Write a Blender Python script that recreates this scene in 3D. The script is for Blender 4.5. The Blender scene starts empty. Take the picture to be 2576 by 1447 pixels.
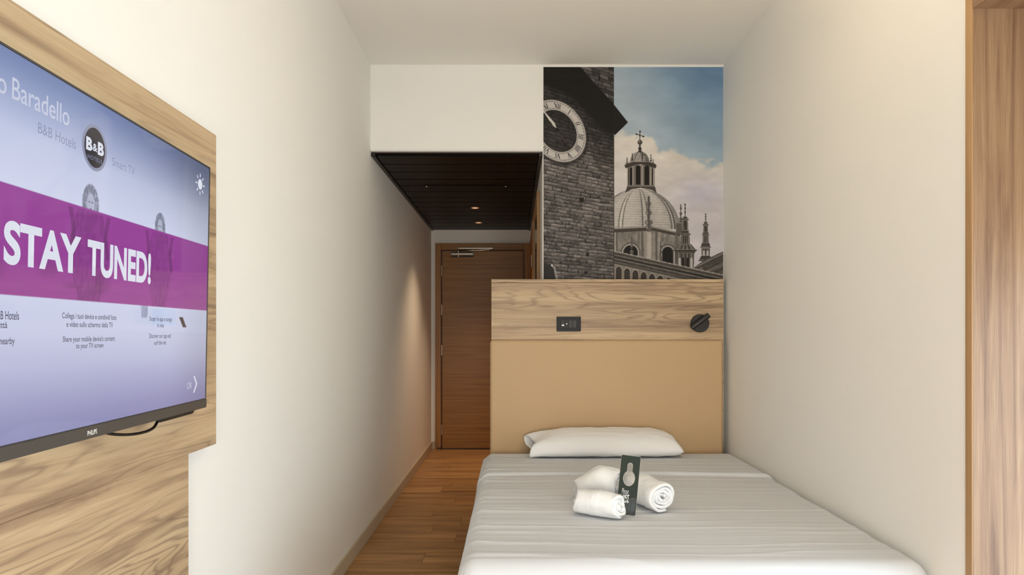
import bpy, bmesh, math, random
import numpy as np
from mathutils import Matrix, Vector

random.seed(7)
scene = bpy.context.scene
COL = scene.collection

# ------------------------------------------------------------------ camera
EYE = 1.24
cam_d = bpy.data.cameras.new('camera')
cam = bpy.data.objects.new('camera', cam_d)
COL.objects.link(cam)
cam.location = (0, 0, EYE)
cam.rotation_euler = (math.pi / 2, 0, 0)
cam_d.sensor_fit = 'HORIZONTAL'
cam_d.sensor_width = 36.0
cam_d.lens = 24.0
cam_d.shift_x = -6.0 / 2576
cam_d.shift_y = 113.5 / 2576
cam_d.clip_start = 0.05
scene.camera = cam

# ------------------------------------------------------------------ world, light, exposure
world = bpy.data.worlds.new('world')
scene.world = world
world.use_nodes = True
bg = world.node_tree.nodes['Background']
bg.inputs[0].default_value = (0.75, 0.87, 1.0, 1)
bg.inputs[1].default_value = 1.0


def area_light(name, loc, rot, sx, sy, energy, color):
    d = bpy.data.lights.new(name, 'AREA')
    d.shape = 'RECTANGLE'
    d.size, d.size_y, d.energy, d.color = sx, sy, energy, color
    o = bpy.data.objects.new(name, d)
    COL.objects.link(o)
    o.location, o.rotation_euler = loc, rot
    return o


# fill light outside the window added behind the camera
area_light('back_fill', (0.45, -1.30, 0.80), (math.pi / 2, 0, 0), 1.45, 1.35, 95.0, (0.98, 0.95, 0.87))
# daylight outside the wood-lined window bay in the right-hand wall
area_light('bay_daylight', (1.80, 0.72, 0.74), (math.pi / 2, 0, math.pi / 2), 2.25, 1.25, 37.0, (0.70, 0.88, 1.0))

scene.view_settings.view_transform = 'Standard'
scene.view_settings.look = 'None'
scene.view_settings.gamma = 1.0
scene.view_settings.use_curve_mapping = False
scene.view_settings.exposure = 0.0


# ------------------------------------------------------------------ helpers
def lin(r, g, b):
    def f(c):
        c = c / 255.0
        return c / 12.92 if c <= 0.04045 else ((c + 0.055) / 1.055) ** 2.4
    return (f(r), f(g), f(b), 1.0)


def lin_arr(a):
    a = np.clip(a / 255.0, 0, 1)
    return np.where(a <= 0.04045, a / 12.92, ((a + 0.055) / 1.055) ** 2.4)


PLOC = {}


def link(o, parent=None):
    COL.objects.link(o)
    if parent is not None:
        o.parent = parent
        o.matrix_parent_inverse = Matrix.Translation(-PLOC.get(parent.name, Vector((0, 0, 0))))
    return o


def tag(o, label=None, cat=None, group=None, kind=None):
    if label:
        o['label'] = label
    if cat:
        o['category'] = cat
    if group:
        o['group'] = group
    if kind:
        o['kind'] = kind
    return o


def thing(name, loc, label=None, cat=None, group=None, kind=None):
    o = bpy.data.objects.new(name, None)
    o.empty_display_size = 0.05
    COL.objects.link(o)
    o.location = loc
    PLOC[o.name] = Vector(loc)
    return tag(o, label, cat, group, kind)


def mesh_obj(name, verts, faces, mat, parent=None, smooth=False):
    me = bpy.data.meshes.new(name)
    me.from_pydata([tuple(v) for v in verts], [], faces)
    me.update()
    return finish(name, me, mat, parent, smooth)


def finish(name, me, mat, parent=None, smooth=False):
    if mat is not None:
        me.materials.clear()
        me.materials.append(mat)
    if smooth:
        me.polygons.foreach_set('use_smooth', [True] * len(me.polygons))
    o = bpy.data.objects.new(name, me)
    return link(o, parent)


def box_bm(bm, lo, hi):
    x0, y0, z0 = lo
    x1, y1, z1 = hi
    v = [bm.verts.new(p) for p in ((x0, y0, z0), (x1, y0, z0), (x1, y1, z0), (x0, y1, z0),
                                   (x0, y0, z1), (x1, y0, z1), (x1, y1, z1), (x0, y1, z1))]
    for f in ((0, 3, 2, 1), (4, 5, 6, 7), (0, 1, 5, 4), (1, 2, 6, 5), (2, 3, 7, 6), (3, 0, 4, 7)):
        bm.faces.new([v[i] for i in f])
    return v


def bm_obj(name, bm, mat, parent=None, smooth=False):
    bmesh.ops.recalc_face_normals(bm, faces=bm.faces)
    me = bpy.data.meshes.new(name)
    bm.to_mesh(me)
    bm.free()
    return finish(name, me, mat, parent, smooth)


def box(name, lo, hi, mat, parent=None, bevel=0.0, seg=2):
    bm = bmesh.new()
    box_bm(bm, lo, hi)
    if bevel > 0:
        bmesh.ops.bevel(bm, geom=bm.edges[:], offset=bevel, segments=seg, affect='EDGES', profile=0.5)
    return bm_obj(name, bm, mat, parent, smooth=False)


def boxes(name, lst, mat, parent=None):
    bm = bmesh.new()
    for lo, hi in lst:
        box_bm(bm, lo, hi)
    return bm_obj(name, bm, mat, parent)


def frame_of(d):
    d = Vector(d).normalized()
    a = Vector((0, 0, 1)) if abs(d.z) < 0.9 else Vector((1, 0, 0))
    u = d.cross(a).normalized()
    return d, u, u.cross(d).normalized()


def lathe(name, base, axis, prof, mat, parent=None, seg=32, smooth=True):
    """prof: list of (distance along axis, radius)"""
    d, u, v = frame_of(axis)
    base = Vector(base)
    verts, faces = [], []
    for (t, r) in prof:
        for k in range(seg):
            a = 2 * math.pi * k / seg
            verts.append(base + d * t + u * (r * math.cos(a)) + v * (r * math.sin(a)))
    n = len(prof)
    for i in range(n - 1):
        for k in range(seg):
            k2 = (k + 1) % seg
            faces.append((i * seg + k, i * seg + k2, (i + 1) * seg + k2, (i + 1) * seg + k))
    faces.append(tuple(range(seg)))
    faces.append(tuple((n - 1) * seg + k for k in range(seg)))
    o = mesh_obj(name, verts, faces, mat, parent)
    bm = bmesh.new()
    bm.from_mesh(o.data)
    bmesh.ops.recalc_face_normals(bm, faces=bm.faces)
    for f in bm.faces:
        f.smooth = smooth and len(f.verts) == 4
    for e in bm.edges:
        if len(e.link_faces) == 2 and e.calc_face_angle() > 0.6:
            e.smooth = False
    bm.to_mesh(o.data)
    bm.free()
    return o


def tube(name, pts, r, mat, parent=None, seg=10):
    pts = [Vector(p) for p in pts]
    verts, faces = [], []
    for i, p in enumerate(pts):
        t = (pts[min(i + 1, len(pts) - 1)] - pts[max(i - 1, 0)])
        d, u, v = frame_of(t)
        for k in range(seg):
            a = 2 * math.pi * k / seg
            verts.append(p + u * (r * math.cos(a)) + v * (r * math.sin(a)))
    for i in range(len(pts) - 1):
        for k in range(seg):
            k2 = (k + 1) % seg
            faces.append((i * seg + k, i * seg + k2, (i + 1) * seg + k2, (i + 1) * seg + k))
    faces.append(tuple(range(seg)))
    faces.append(tuple((len(pts) - 1) * seg + k for k in range(seg)))
    return mesh_obj(name, verts, faces, mat, parent, smooth=True)


def grid_mesh(name, P, mat, parent=None, colors=None, smooth=True):
    """P: (n, m, 3) array of points; colours: (n, m, 3) linear printed colours"""
    n, m = P.shape[:2]
    me = bpy.data.meshes.new(name)
    me.vertices.add(n * m)
    me.vertices.foreach_set('co', P.reshape(-1).astype(np.float32))
    idx = np.arange(n * m).reshape(n, m)
    q = np.stack([idx[:-1, :-1], idx[:-1, 1:], idx[1:, 1:], idx[1:, :-1]], -1).reshape(-1, 4)
    nf = len(q)
    me.loops.add(nf * 4)
    me.loops.foreach_set('vertex_index', q.reshape(-1).astype(np.int32))
    me.polygons.add(nf)
    me.polygons.foreach_set('loop_start', (np.arange(nf) * 4).astype(np.int32))
    me.update(calc_edges=True)
    if colors is not None:
        at = me.color_attributes.new('print', 'FLOAT_COLOR', 'POINT')
        c = np.concatenate([colors.reshape(-1, 3), np.ones((n * m, 1))], 1)
        at.data.foreach_set('color', c.reshape(-1).astype(np.float32))
    return finish(name, me, mat, parent, smooth)


def _h(ix, iy, seed):
    n = (ix.astype(np.int64) * 374761393 + iy.astype(np.int64) * 668265263 + seed * 974634777) & 0x7fffffff
    n = ((n ^ (n >> 13)) * 1274126177) & 0x7fffffff
    return ((n ^ (n >> 16)) & 0xffff) / 65535.0


def vnoise(x, y, seed=0):
    ix, iy = np.floor(x), np.floor(y)
    fx, fy = x - ix, y - iy
    fx, fy = fx * fx * (3 - 2 * fx), fy * fy * (3 - 2 * fy)
    a, b = _h(ix, iy, seed), _h(ix + 1, iy, seed)
    c, d = _h(ix, iy + 1, seed), _h(ix + 1, iy + 1, seed)
    return (a * (1 - fx) + b * fx) * (1 - fy) + (c * (1 - fx) + d * fx) * fy


def fbm(x, y, seed=0, o=4):
    s, a, t = 0, 0.5, 0
    for k in range(o):
        s = s + a * vnoise(x * 2 ** k, y * 2 ** k, seed + k * 17)
        t += a
        a *= 0.5
    return s / t


def sstep(a, b, x):
    t = np.clip((x - a) / (b - a), 0, 1)
    return t * t * (3 - 2 * t)


# ------------------------------------------------------------------ materials
def new_mat(name):
    m = bpy.data.materials.new(name)
    m.use_nodes = True
    nt = m.node_tree
    return m, nt, nt.nodes['Principled BSDF']


def plain(name, rgb, rough=0.5, metal=0.0, spec=0.5, bump=0.0, bump_scale=200.0, var=0.0, var_scale=3.0, emit=None,
          estr=1.0, sheen=0.0):
    m, nt, b = new_mat(name)
    c = lin(*rgb)
    b.inputs['Base Color'].default_value = c
    b.inputs['Roughness'].default_value = rough
    b.inputs['Metallic'].default_value = metal
    b.inputs['Specular IOR Level'].default_value = spec
    if sheen:
        b.inputs['Sheen Weight'].default_value = sheen
    tc = nt.nodes.new('ShaderNodeTexCoord')
    if var > 0:
        nz = nt.nodes.new('ShaderNodeTexNoise')
        nz.inputs['Scale'].default_value = var_scale
        nz.inputs['Detail'].default_value = 5
        nt.links.new(tc.outputs['Object'], nz.inputs['Vector'])
        mx = nt.nodes.new('ShaderNodeMix')
        mx.data_type = 'RGBA'
        mx.inputs[6].default_value = tuple(x * (1 - var) for x in c[:3]) + (1,)
        mx.inputs[7].default_value = tuple(min(1, x * (1 + var)) for x in c[:3]) + (1,)
        nt.links.new(nz.outputs['Fac'], mx.inputs[0])
        nt.links.new(mx.outputs[2], b.inputs['Base Color'])
    if bump > 0:
        nz2 = nt.nodes.new('ShaderNodeTexNoise')
        nz2.inputs['Scale'].default_value = bump_scale
        nz2.inputs['Detail'].default_value = 4
        nt.links.new(tc.outputs['Object'], nz2.inputs['Vector'])
        bp = nt.nodes.new('ShaderNodeBump')
        bp.inputs['Strength'].default_value = bump
        bp.inputs['Distance'].default_value = 0.002
        nt.links.new(nz2.outputs['Fac'], bp.inputs['Height'])
        nt.links.new(bp.outputs['Normal'], b.inputs['Normal'])
    if emit:
        b.inputs['Emission Color'].default_value = lin(*emit)
        b.inputs['Emission Strength'].default_value = estr
    return m


def math_n(nt, op, a, b=None, c=None):
    n = nt.nodes.new('ShaderNodeMath')
    n.operation = op
    for i, v in enumerate((a, b, c)):
        if v is None:
            continue
        if isinstance(v, (int, float)):
            n.inputs[i].default_value = v
        else:
            nt.links.new(v, n.inputs[i])
    return n.outputs[0]


def mix_c(nt, fac, a, b, mode='MIX'):
    n = nt.nodes.new('ShaderNodeMix')
    n.data_type = 'RGBA'
    n.blend_type = mode
    for i, v in ((0, fac), (6, a), (7, b)):
        if isinstance(v, (int, float)):
            n.inputs[i].default_value = v
        elif isinstance(v, tuple):
            n.inputs[i].default_value = v
        else:
            nt.links.new(v, n.inputs[i])
    return n.outputs[2]


def ramp(nt, fac, stops):
    n = nt.nodes.new('ShaderNodeValToRGB')
    e = n.color_ramp.elements
    while len(e) < len(stops):
        e.new(0.5)
    for i, (p, c) in enumerate(stops):
        e[i].position = p
        e[i].color = c if isinstance(c, tuple) else (c, c, c, 1)
    nt.links.new(fac, n.inputs[0])
    return n.outputs[0]


def wood(name, g, c, light, mid, dark, band=0.13, gs=0.9, cs=9.0, rings=110.0, ring_amt=0.6, band_var=0.08,
         rough=0.45, random_obj=False, fine=0.25, seed=0.0, spec=0.4, broad_amt=0.42):
    m, nt, b = new_mat(name)
    tc = nt.nodes.new('ShaderNodeTexCoord')
    sp = nt.nodes.new('ShaderNodeSeparateXYZ')
    nt.links.new(tc.outputs['Object'], sp.inputs[0])
    G, C = sp.outputs[g], sp.outputs[c]
    N = sp.outputs[3 - g - c]
    wn = nt.nodes.new('ShaderNodeTexWhiteNoise')
    wn.noise_dimensions = '1D'
    if random_obj:
        oi = nt.nodes.new('ShaderNodeObjectInfo')
        nt.links.new(oi.outputs['Random'], wn.inputs['W'])
    else:
        k = math_n(nt, 'FLOOR', math_n(nt, 'DIVIDE', math_n(nt, 'ADD', C, seed), band))
        nt.links.new(k, wn.inputs['W'])
    w = wn.outputs['Value']

    def vec(gsc, csc, off):
        cb = nt.nodes.new('ShaderNodeCombineXYZ')
        nt.links.new(math_n(nt, 'MULTIPLY_ADD', G, gsc, math_n(nt, 'MULTIPLY', w, off)), cb.inputs[0])
        nt.links.new(math_n(nt, 'MULTIPLY_ADD', C, csc, math_n(nt, 'MULTIPLY', w, off * 0.7)), cb.inputs[1])
        nt.links.new(math_n(nt, 'MULTIPLY_ADD', N, csc, seed), cb.inputs[2])
        return cb.outputs[0]

    def noise(v, scale=1.0, detail=5, rgh=0.55, dist=0.0):
        n = nt.nodes.new('ShaderNodeTexNoise')
        n.inputs['Scale'].default_value = scale
        n.inputs['Detail'].default_value = detail
        n.inputs['Roughness'].default_value = rgh
        n.inputs['Distortion'].default_value = dist
        nt.links.new(v, n.inputs['Vector'])
        return n.outputs['Fac']

    streak = noise(vec(gs, cs * 2.2, 37.0), 1.0, 9, 0.62, 0.7)
    body = noise(vec(gs * 0.9, cs * 0.9, 53.0), 1.0, 3, 0.45, 0.15)
    rngs = math_n(nt, 'SINE', math_n(nt, 'MULTIPLY', body, rings))
    rngs = math_n(nt, 'MULTIPLY_ADD', rngs, 0.5, 0.5)
    rngs = math_n(nt, 'POWER', rngs, 5.0)
    fine_n = noise(vec(gs * 6, cs * 42, 11.0), 1.0, 3, 0.6)
    col = ramp(nt, streak, [(0.26, lin(*dark)), (0.46, lin(*mid)), (0.62, lin(*light))])
    msk = ramp(nt, noise(vec(gs * 0.7, cs * 0.6, 71.0), 1.0, 2, 0.5, 0.3), [(0.40, 0.0), (0.62, 1.0)])
    fac = math_n(nt, 'MULTIPLY', math_n(nt, 'MULTIPLY', rngs, msk), ring_amt)
    col = mix_c(nt, fac, col, lin(*dark))
    broad = ramp(nt, noise(vec(gs * 0.5, cs * 1.3, 91.0), 1.0, 4, 0.55, 0.35), [(0.50, 0.0), (0.66, 1.0)])
    col = mix_c(nt, math_n(nt, 'MULTIPLY', broad, broad_amt), col, lin(*dark))
    fc = math_n(nt, 'MULTIPLY', ramp(nt, fine_n, [(0.50, 0.0), (0.72, 1.0)]), fine)
    col = mix_c(nt, fc, col, lin(*dark))
    hsv = nt.nodes.new('ShaderNodeHueSaturation')
    nt.links.new(col, hsv.inputs['Color'])
    nt.links.new(math_n(nt, 'MULTIPLY_ADD', w, band_var * 2, 1.0 - band_var), hsv.inputs['Value'])
    nt.links.new(hsv.outputs[0], b.inputs['Base Color'])
    b.inputs['Roughness'].default_value = rough
    b.inputs['Specular IOR Level'].default_value = spec
    bp = nt.nodes.new('ShaderNodeBump')
    bp.inputs['Strength'].default_value = 0.12
    bp.inputs['Distance'].default_value = 0.001
    nt.links.new(fine_n, bp.inputs['Height'])
    nt.links.new(bp.outputs['Normal'], b.inputs['Normal'])
    return m


def print_mat(name, emit=False, rough=0.5):
    m, nt, b = new_mat(name)
    a = nt.nodes.new('ShaderNodeVertexColor')
    a.layer_name = 'print'
    if emit:
        b.inputs['Base Color'].default_value = (0.01, 0.01, 0.012, 1)
        nt.links.new(a.outputs['Color'], b.inputs['Emission Color'])
        b.inputs['Emission Strength'].default_value = 1.0
    else:
        nt.links.new(a.outputs['Color'], b.inputs['Base Color'])
    b.inputs['Roughness'].default_value = rough
    return m


WALL = plain('wall_paint', (244, 242, 237), 0.85, spec=0.2, bump=0.10, bump_scale=160, var=0.012, var_scale=1.3)
WALL_R = WALL
CEIL = plain('ceiling_paint', (245, 242, 235), 0.9, spec=0.2, bump=0.05, bump_scale=160)
LIGHT_W, MID_W, DARK_W = (206, 182, 146), (190, 164, 130), (126, 101, 82)
WOOD_TV = wood('laminate_tv_panel', 1, 2, LIGHT_W, MID_W, DARK_W, band=0.17, seed=0.07)
WOOD_HB = wood('laminate_headboard', 0, 2, LIGHT_W, MID_W, DARK_W, band=0.118, seed=0.031)
WOOD_WR = wood('laminate_wardrobe', 2, 0, (162, 133, 104), (144, 114, 88), (102, 74, 56), band=0.5, seed=0.3, cs=13, ring_amt=0.12, fine=0.55)
WOOD_WRT = wood('laminate_wardrobe_top', 1, 0, (162, 133, 104), (144, 114, 88), (102, 74, 56), band=0.5, seed=0.3)
EDGE_W = wood('laminate_edge_band', 2, 0, (186, 150, 106), (172, 136, 94), (150, 114, 76), band=0.6, ring_amt=0.1)
DOOR_W = wood('door_veneer', 0, 2, (164, 119, 58), (148, 103, 48), (114, 75, 31), band=9.0, gs=1.2, cs=30, ring_amt=0.12,
              band_var=0.0, rough=0.34, fine=0.35, broad_amt=0.08)
FRAME_W = wood('door_frame_veneer', 2, 0, (174, 126, 68), (158, 111, 58), (122, 81, 38), band=9.0, gs=1.2, cs=30,
               ring_amt=0.1, band_var=0.0, rough=0.4, fine=0.3, broad_amt=0.08)
FLOOR_W = wood('floor_plank_oak', 0, 1, (194, 150, 100), (170, 126, 80), (104, 70, 40), band=9.0, gs=1.3, cs=13, rings=26,
               ring_amt=0.35, band_var=0.09, random_obj=True, rough=0.42, fine=0.4)
SKIRT = plain('skirting_greige', (196, 182, 160), 0.5, var=0.05, var_scale=9)
SLAT = plain('slat_dark_brown_metal', (7, 4, 3), 0.4, spec=0.12, var=0.15, var_scale=4)
BLACKTRIM = plain('trim_black', (20, 16, 14), 0.4)
LEATHER = plain('leatherette_tan', (195, 165, 126), 0.52, spec=0.35, bump=0.06, bump_scale=420, var=0.02, var_scale=2)
PILLOWC = plain('pillowcase_white', (247, 247, 248), 0.9, spec=0.15, bump=0.08, bump_scale=900, sheen=0.1)
LINEN = plain('linen_white', (210, 212, 215), 0.9, spec=0.15, bump=0.08, bump_scale=900, sheen=0.1)
TERRY = plain('terry_white', (246, 246, 246), 0.95, spec=0.1, bump=0.8, bump_scale=480, sheen=0.25)
BLACKP = plain('black_plastic_matt', (30, 30, 31), 0.5, spec=0.3)
BLACKP2 = plain('black_lamp_metal', (27, 26, 26), 0.4)
GREYP = plain('dark_grey_plastic', (58, 57, 58), 0.5, spec=0.3)
HOLE = plain('socket_hole_black', (8, 8, 8), 0.7)
ALU = plain('brushed_aluminium', (190, 182, 172), 0.32, metal=0.85)
STEEL = plain('polished_steel', (196, 190, 182), 0.2, metal=1.0)
BEZEL = plain('television_bezel', (74, 70, 66), 0.34, var=0.02)
TVBLACK = plain('television_black', (14, 14, 15), 0.3)
WHITEP = plain('white_plastic', (230, 228, 224), 0.4)
MIRROR = plain('mirror_silver', (225, 228, 226), 0.02, metal=1.0)
CARD = plain('card_dark_green', (38, 47, 38), 0.6, spec=0.25)
CARDW = plain('card_print_white', (236, 236, 232), 0.6)
CARDB = plain('card_print_black', (24, 27, 26), 0.5)
CARDG = plain('card_print_slate', (56, 66, 66), 0.5)
PAPERW = plain('card_white_core', (226, 222, 208), 0.7)
MURAL = print_mat('mural_print', rough=0.6)
MURAL.node_tree.nodes['Principled BSDF'].inputs['Specular IOR Level'].default_value = 0.2
SCREEN = print_mat('screen_picture', emit=True, rough=0.05)
LAMPGLOW = plain('lamp_glow_warm', (255, 240, 220), 0.5, emit=(236, 190, 150), estr=1.0)


def screen_ink(name, rgb, s=0.92):
    m, nt, b = new_mat(name)
    b.inputs['Base Color'].default_value = (0.01, 0.01, 0.012, 1)
    b.inputs['Emission Color'].default_value = lin(*rgb)
    b.inputs['Emission Strength'].default_value = s
    b.inputs['Roughness'].default_value = 0.05
    return m


INK_WHITE = screen_ink('screen_white', (226, 230, 242))
INK_GREY = screen_ink('screen_grey_text', (98, 98, 116))
INK_FAINT = screen_ink('screen_faint_text', (142, 148, 178))
INK_LOGO = screen_ink('screen_logo_black', (50, 48, 54))
INK_RING = screen_ink('screen_logo_ring', (146, 150, 174))
INK_SOFT = screen_ink('screen_soft_white', (206, 210, 228))


def glass_mat():
    m, nt, b = new_mat('window_glass')
    nt.nodes.remove(b)
    out = nt.nodes['Material Output']
    t = nt.nodes.new('ShaderNodeBsdfTransparent')
    gl = nt.nodes.new('ShaderNodeBsdfGlossy')
    gl.inputs['Roughness'].default_value = 0.02
    mx = nt.nodes.new('ShaderNodeMixShader')
    mx.inputs[0].default_value = 0.06
    nt.links.new(t.outputs[0], mx.inputs[1])
    nt.links.new(gl.outputs[0], mx.inputs[2])
    nt.links.new(mx.outputs[0], out.inputs['Surface'])
    return m


GLASS = glass_mat()

# ------------------------------------------------------------------ room dimensions
XL, XR = -0.885, 1.286        # side walls of the bedroom
XC = 0.1736                   # corridor's right-hand wall
YB, YW, YD = -1.0, 4.198, 7.275   # back wall, mural wall, entrance wall
ZC, ZS = 2.888, 2.36          # bedroom ceiling, corridor ceiling
T = 0.12


def struct(o, label=None, cat=None):
    return tag(o, label, cat, kind='structure')


struct(box('wall_left', (XL - T, YB - T, 0), (XL, YD + T, ZC), WALL), 'long plain off-white wall running behind the television to the door', 'wall')
WY0, WY1, WZ1 = -0.50, 1.944, 2.25
struct(boxes('wall_right', [((XR, WY1, 0), (XR + T, YW, ZC)), ((XR, YB - T, 0), (XR + T, WY0, ZC)),
                            ((XR, WY0, WZ1), (XR + T, WY1, ZC))], WALL_R),
       'plain cream wall along the right side of the bed', 'wall')
WX0, WX1, WZ0, WZ2 = -0.30, 1.20, 0.10, 1.50
struct(boxes('wall_back', [((XL, YB - T, 0), (WX0, YB, ZC)), ((WX1, YB - T, 0), (XR, YB, ZC)),
                           ((WX0, YB - T, 0), (WX1, YB, WZ0)), ((WX0, YB - T, WZ2), (WX1, YB, ZC))], WALL),
       'off-white back wall around the added fill window', 'wall')
struct(box('wall_mural', (XC, YW, 0), (XR + T, YD, ZC), WALL), 'off-white wall block carrying the mural beside the corridor', 'wall')
struct(box('wall_entrance', (XL, YD, 0), (XC, YD + T, ZS), WALL), 'off-white end wall around the wooden entrance door', 'wall')
struct(box('wall_soffit', (XL, YW, ZS), (XC, YD + T, ZC), WALL), 'off-white bulkhead above the dark corridor ceiling', 'wall')
struct(box('trim_1', (XL + 0.004, YW - 0.006, ZS - 0.006), (XC, YW + 0.02, ZS + 0.004), WHITEP), 'thin white edge bead under the bulkhead', 'trim')
struct(box('ceiling', (XL - T, YB - T, ZC), (XR + T, YW + 0.2, ZC + T), CEIL), 'plain cream bedroom ceiling', 'ceiling')

# unseen window added behind the camera to let in fill light
wn = thing('fill_window', ((WX0 + WX1) / 2, YB - 0.06, WZ0), kind='structure')
tag(wn, 'added unseen white framed window, lets in fill light opposite the mural', 'window')
fw = 0.06
box('frame', (WX0, YB - 0.09, WZ0), (WX0 + fw, YB - 0.03, WZ2), WHITEP, wn)
box('frame', (WX1 - fw, YB - 0.09, WZ0), (WX1, YB - 0.03, WZ2), WHITEP, wn)
box('frame', (WX0 + fw, YB - 0.09, WZ0), (WX1 - fw, YB - 0.03, WZ0 + fw), WHITEP, wn)
box('frame', (WX0 + fw, YB - 0.09, WZ2 - fw), (WX1 - fw, YB - 0.03, WZ2), WHITEP, wn)
xm = (WX0 + WX1) / 2
box('mullion', (xm - 0.035, YB - 0.09, WZ0 + fw), (xm + 0.035, YB - 0.03, WZ2 - fw), WHITEP, wn)
box('pane', (WX0 + fw, YB - 0.063, WZ0 + fw), (xm - 0.035, YB - 0.057, WZ2 - fw), GLASS, wn)
box('pane', (xm + 0.035, YB - 0.063, WZ0 + fw), (WX1 - fw, YB - 0.057, WZ2 - fw), GLASS, wn)

# floor planks
fl = struct(box('floor', (XL - T, YB - T, -0.06), (XR + T, YD + T, -0.008), plain('floor_underlay', (60, 42, 28), 0.8)),
            'warm brown wood plank floor with boards laid across the room', 'floor')
PW, PL = 0.18, 1.25
rng = random.Random(3)
row, y = 0, YB
pcache = {}
while y < YD - 1e-4:
    y1 = min(y + PW, YD)
    x = XL - rng.random() * PL * 0.8
    xe = XR if y < YW - 0.05 else XC
    while x < xe:
        xa, xb = max(x, XL), min(x + PL, xe)
        if xb - xa > 0.02:
            key = (round(xb - xa, 4), round(y1 - y, 4))
            if key not in pcache:
                bm = bmesh.new()
                box_bm(bm, (0.0006, 0.0006, -0.008), (xb - xa - 0.0006, y1 - y - 0.0006, 0.0))
                bmesh.ops.bevel(bm, geom=[e for e in bm.edges if all(v.co.z > -0.001 for v in e.verts)], offset=0.0012,
                                segments=1, affect='EDGES')
                bmesh.ops.recalc_face_normals(bm, faces=bm.faces)
                me = bpy.data.meshes.new('plank')
                bm.to_mesh(me)
                bm.free()
                me.materials.append(FLOOR_W)
                pcache[key] = me
            o = bpy.data.objects.new('plank', pcache[key])
            o.location = (xa, y, 0)
            COL.objects.link(o)
            o.parent = fl
        x += PL
    y += PW
    row += 1

# skirting along the left wall, in two lengths
bl = struct(box('baseboard_left', (XL, 1.0, 0), (XL + 0.012, 5.25, 0.08), SKIRT, bevel=0.002), 'greige skirting board at the foot of the long left wall', 'skirting')
box('board', (XL, 5.252, 0), (XL + 0.012, YD, 0.08), SKIRT, bl, bevel=0.002)
struct(box('baseboard_back', (XL + 0.012, YD - 0.012, 0), (-0.842, YD, 0.08), SKIRT, bevel=0.001), 'short skirting piece between left wall and entrance door frame', 'skirting')
struct(box('baseboard_right', (XR - 0.012, WY1 + 0.01, 0), (XR, YW, 0.08), SKIRT, bevel=0.002), 'skirting board under the cream right wall beside the bed', 'skirting')

# ------------------------------------------------------------------ corridor ceiling of dark slats
cc = struct(box('ceiling_corridor', (XL + 0.002, YW + 0.02, ZS - 0.012), (XC - 0.002, YD, ZS), plain('slat_joint_brown', (58, 42, 32), 0.4)),
            'dark brown slatted metal ceiling over the entrance corridor', 'ceiling')
SP = 0.2155
y = YW + 0.022
k = 0
while y < YD - 0.03:
    y1 = min(y + SP, YD - 0.004)
    box('slat', (XL + 0.028, y + 0.005, ZS - 0.026), (XC - 0.024, y1 - 0.004, ZS - 0.012), SLAT, cc, bevel=0.004, seg=1)
    y += SP
    k += 1
box('edge_trim', (XL + 0.001, YW + 0.01, ZS - 0.034), (XL + 0.027, YD - 0.002, ZS - 0.012), BLACKTRIM, cc, bevel=0.003, seg=1)
box('edge_trim', (XC - 0.023, YW + 0.01, ZS - 0.034), (XC - 0.001, YD - 0.002, ZS - 0.012), BLACKTRIM, cc, bevel=0.003, seg=1)
hp = box('access_panel', (-0.70 + 0.02, 5.06, ZS - 0.030), (-0.045, 5.27, ZS - 0.026), plain('hatch_black', (4, 3, 2), 0.4, spec=0.1), cc, bevel=0.001, seg=1)
for hx in (-0.655, -0.065):
    lathe('latch', (hx, 5.09, ZS - 0.030), (0, 0, -1), [(0, 0.007), (0.004, 0.006), (0.005, 0.004)], ALU, hp, seg=12)

for i, (dx, dy) in enumerate(((-0.344, 5.97), (-0.355, 6.77))):
    t = thing('ceiling_downlight', (dx, dy, ZS - 0.026),
              ['lit round downlight in the dark slats, the larger one further from the door',
               'small round downlight in the dark slats closest to the entrance door'][i], 'downlight', 'corridor downlights')
    zz = ZS - 0.026
    lathe('rim', (dx, dy, zz), (0, 0, -1), [(0, 0.040), (0.004, 0.040), (0.006, 0.037), (0.006, 0.031), (0.001, 0.030), (0, 0.030)],
          plain('downlight_rim_bronze', (186, 140, 110), 0.35, metal=0.3), t, seg=28)
    lathe('lens', (dx, dy, zz - 0.0005), (0, 0, -1), [(0, 0.029), (0.002, 0.028)], LAMPGLOW, t, seg=28)
    ld = bpy.data.lights.new('downlight_beam', 'SPOT')
    ld.energy = (62.0, 30.0)[i]
    ld.color = (1.0, 0.72, 0.46)
    ld.spot_size = math.radians((100, 62)[i])
    ld.spot_blend = 1.0
    ld.shadow_soft_size = 0.03
    lo = bpy.data.objects.new('downlight_beam', ld)
    link(lo, t)
    lo.location = (dx, dy, zz - 0.012)

# added warm fill: uplighter bowl under the bedroom ceiling, out of view
LX, LY, LZ = 0.62, 2.0, 2.46
cl = thing('fill_uplighter', (LX, LY, ZC), 'added unseen white bowl pendant, warm fill thrown up to the ceiling', 'lamp')
lathe('ceiling_rose', (LX, LY, ZC), (0, 0, -1), [(0, 0.05), (0.02, 0.05), (0.03, 0.03)], WHITEP, cl, seg=32)
for k in range(3):
    a = 2 * math.pi * k / 3
    tube('cord', [(LX + 0.02 * math.cos(a), LY + 0.02 * math.sin(a), ZC - 0.025), (LX + 0.165 * math.cos(a), LY + 0.165 * math.sin(a), LZ + 0.002)], 0.002, WHITEP, cl)
lathe('bowl', (LX, LY, LZ - 0.10), (0, 0, 1), [(0, 0.03), (0.02, 0.09), (0.05, 0.14), (0.10, 0.172), (0.10, 0.166), (0.055, 0.134), (0.03, 0.088), (0.012, 0.03)], WHITEP, cl, seg=40)
ud = bpy.data.lights.new('uplight_fill', 'AREA')
ud.shape = 'DISK'
ud.size = 0.20
ud.energy = 10.0
ud.color = (1.0, 0.80, 0.52)
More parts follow.
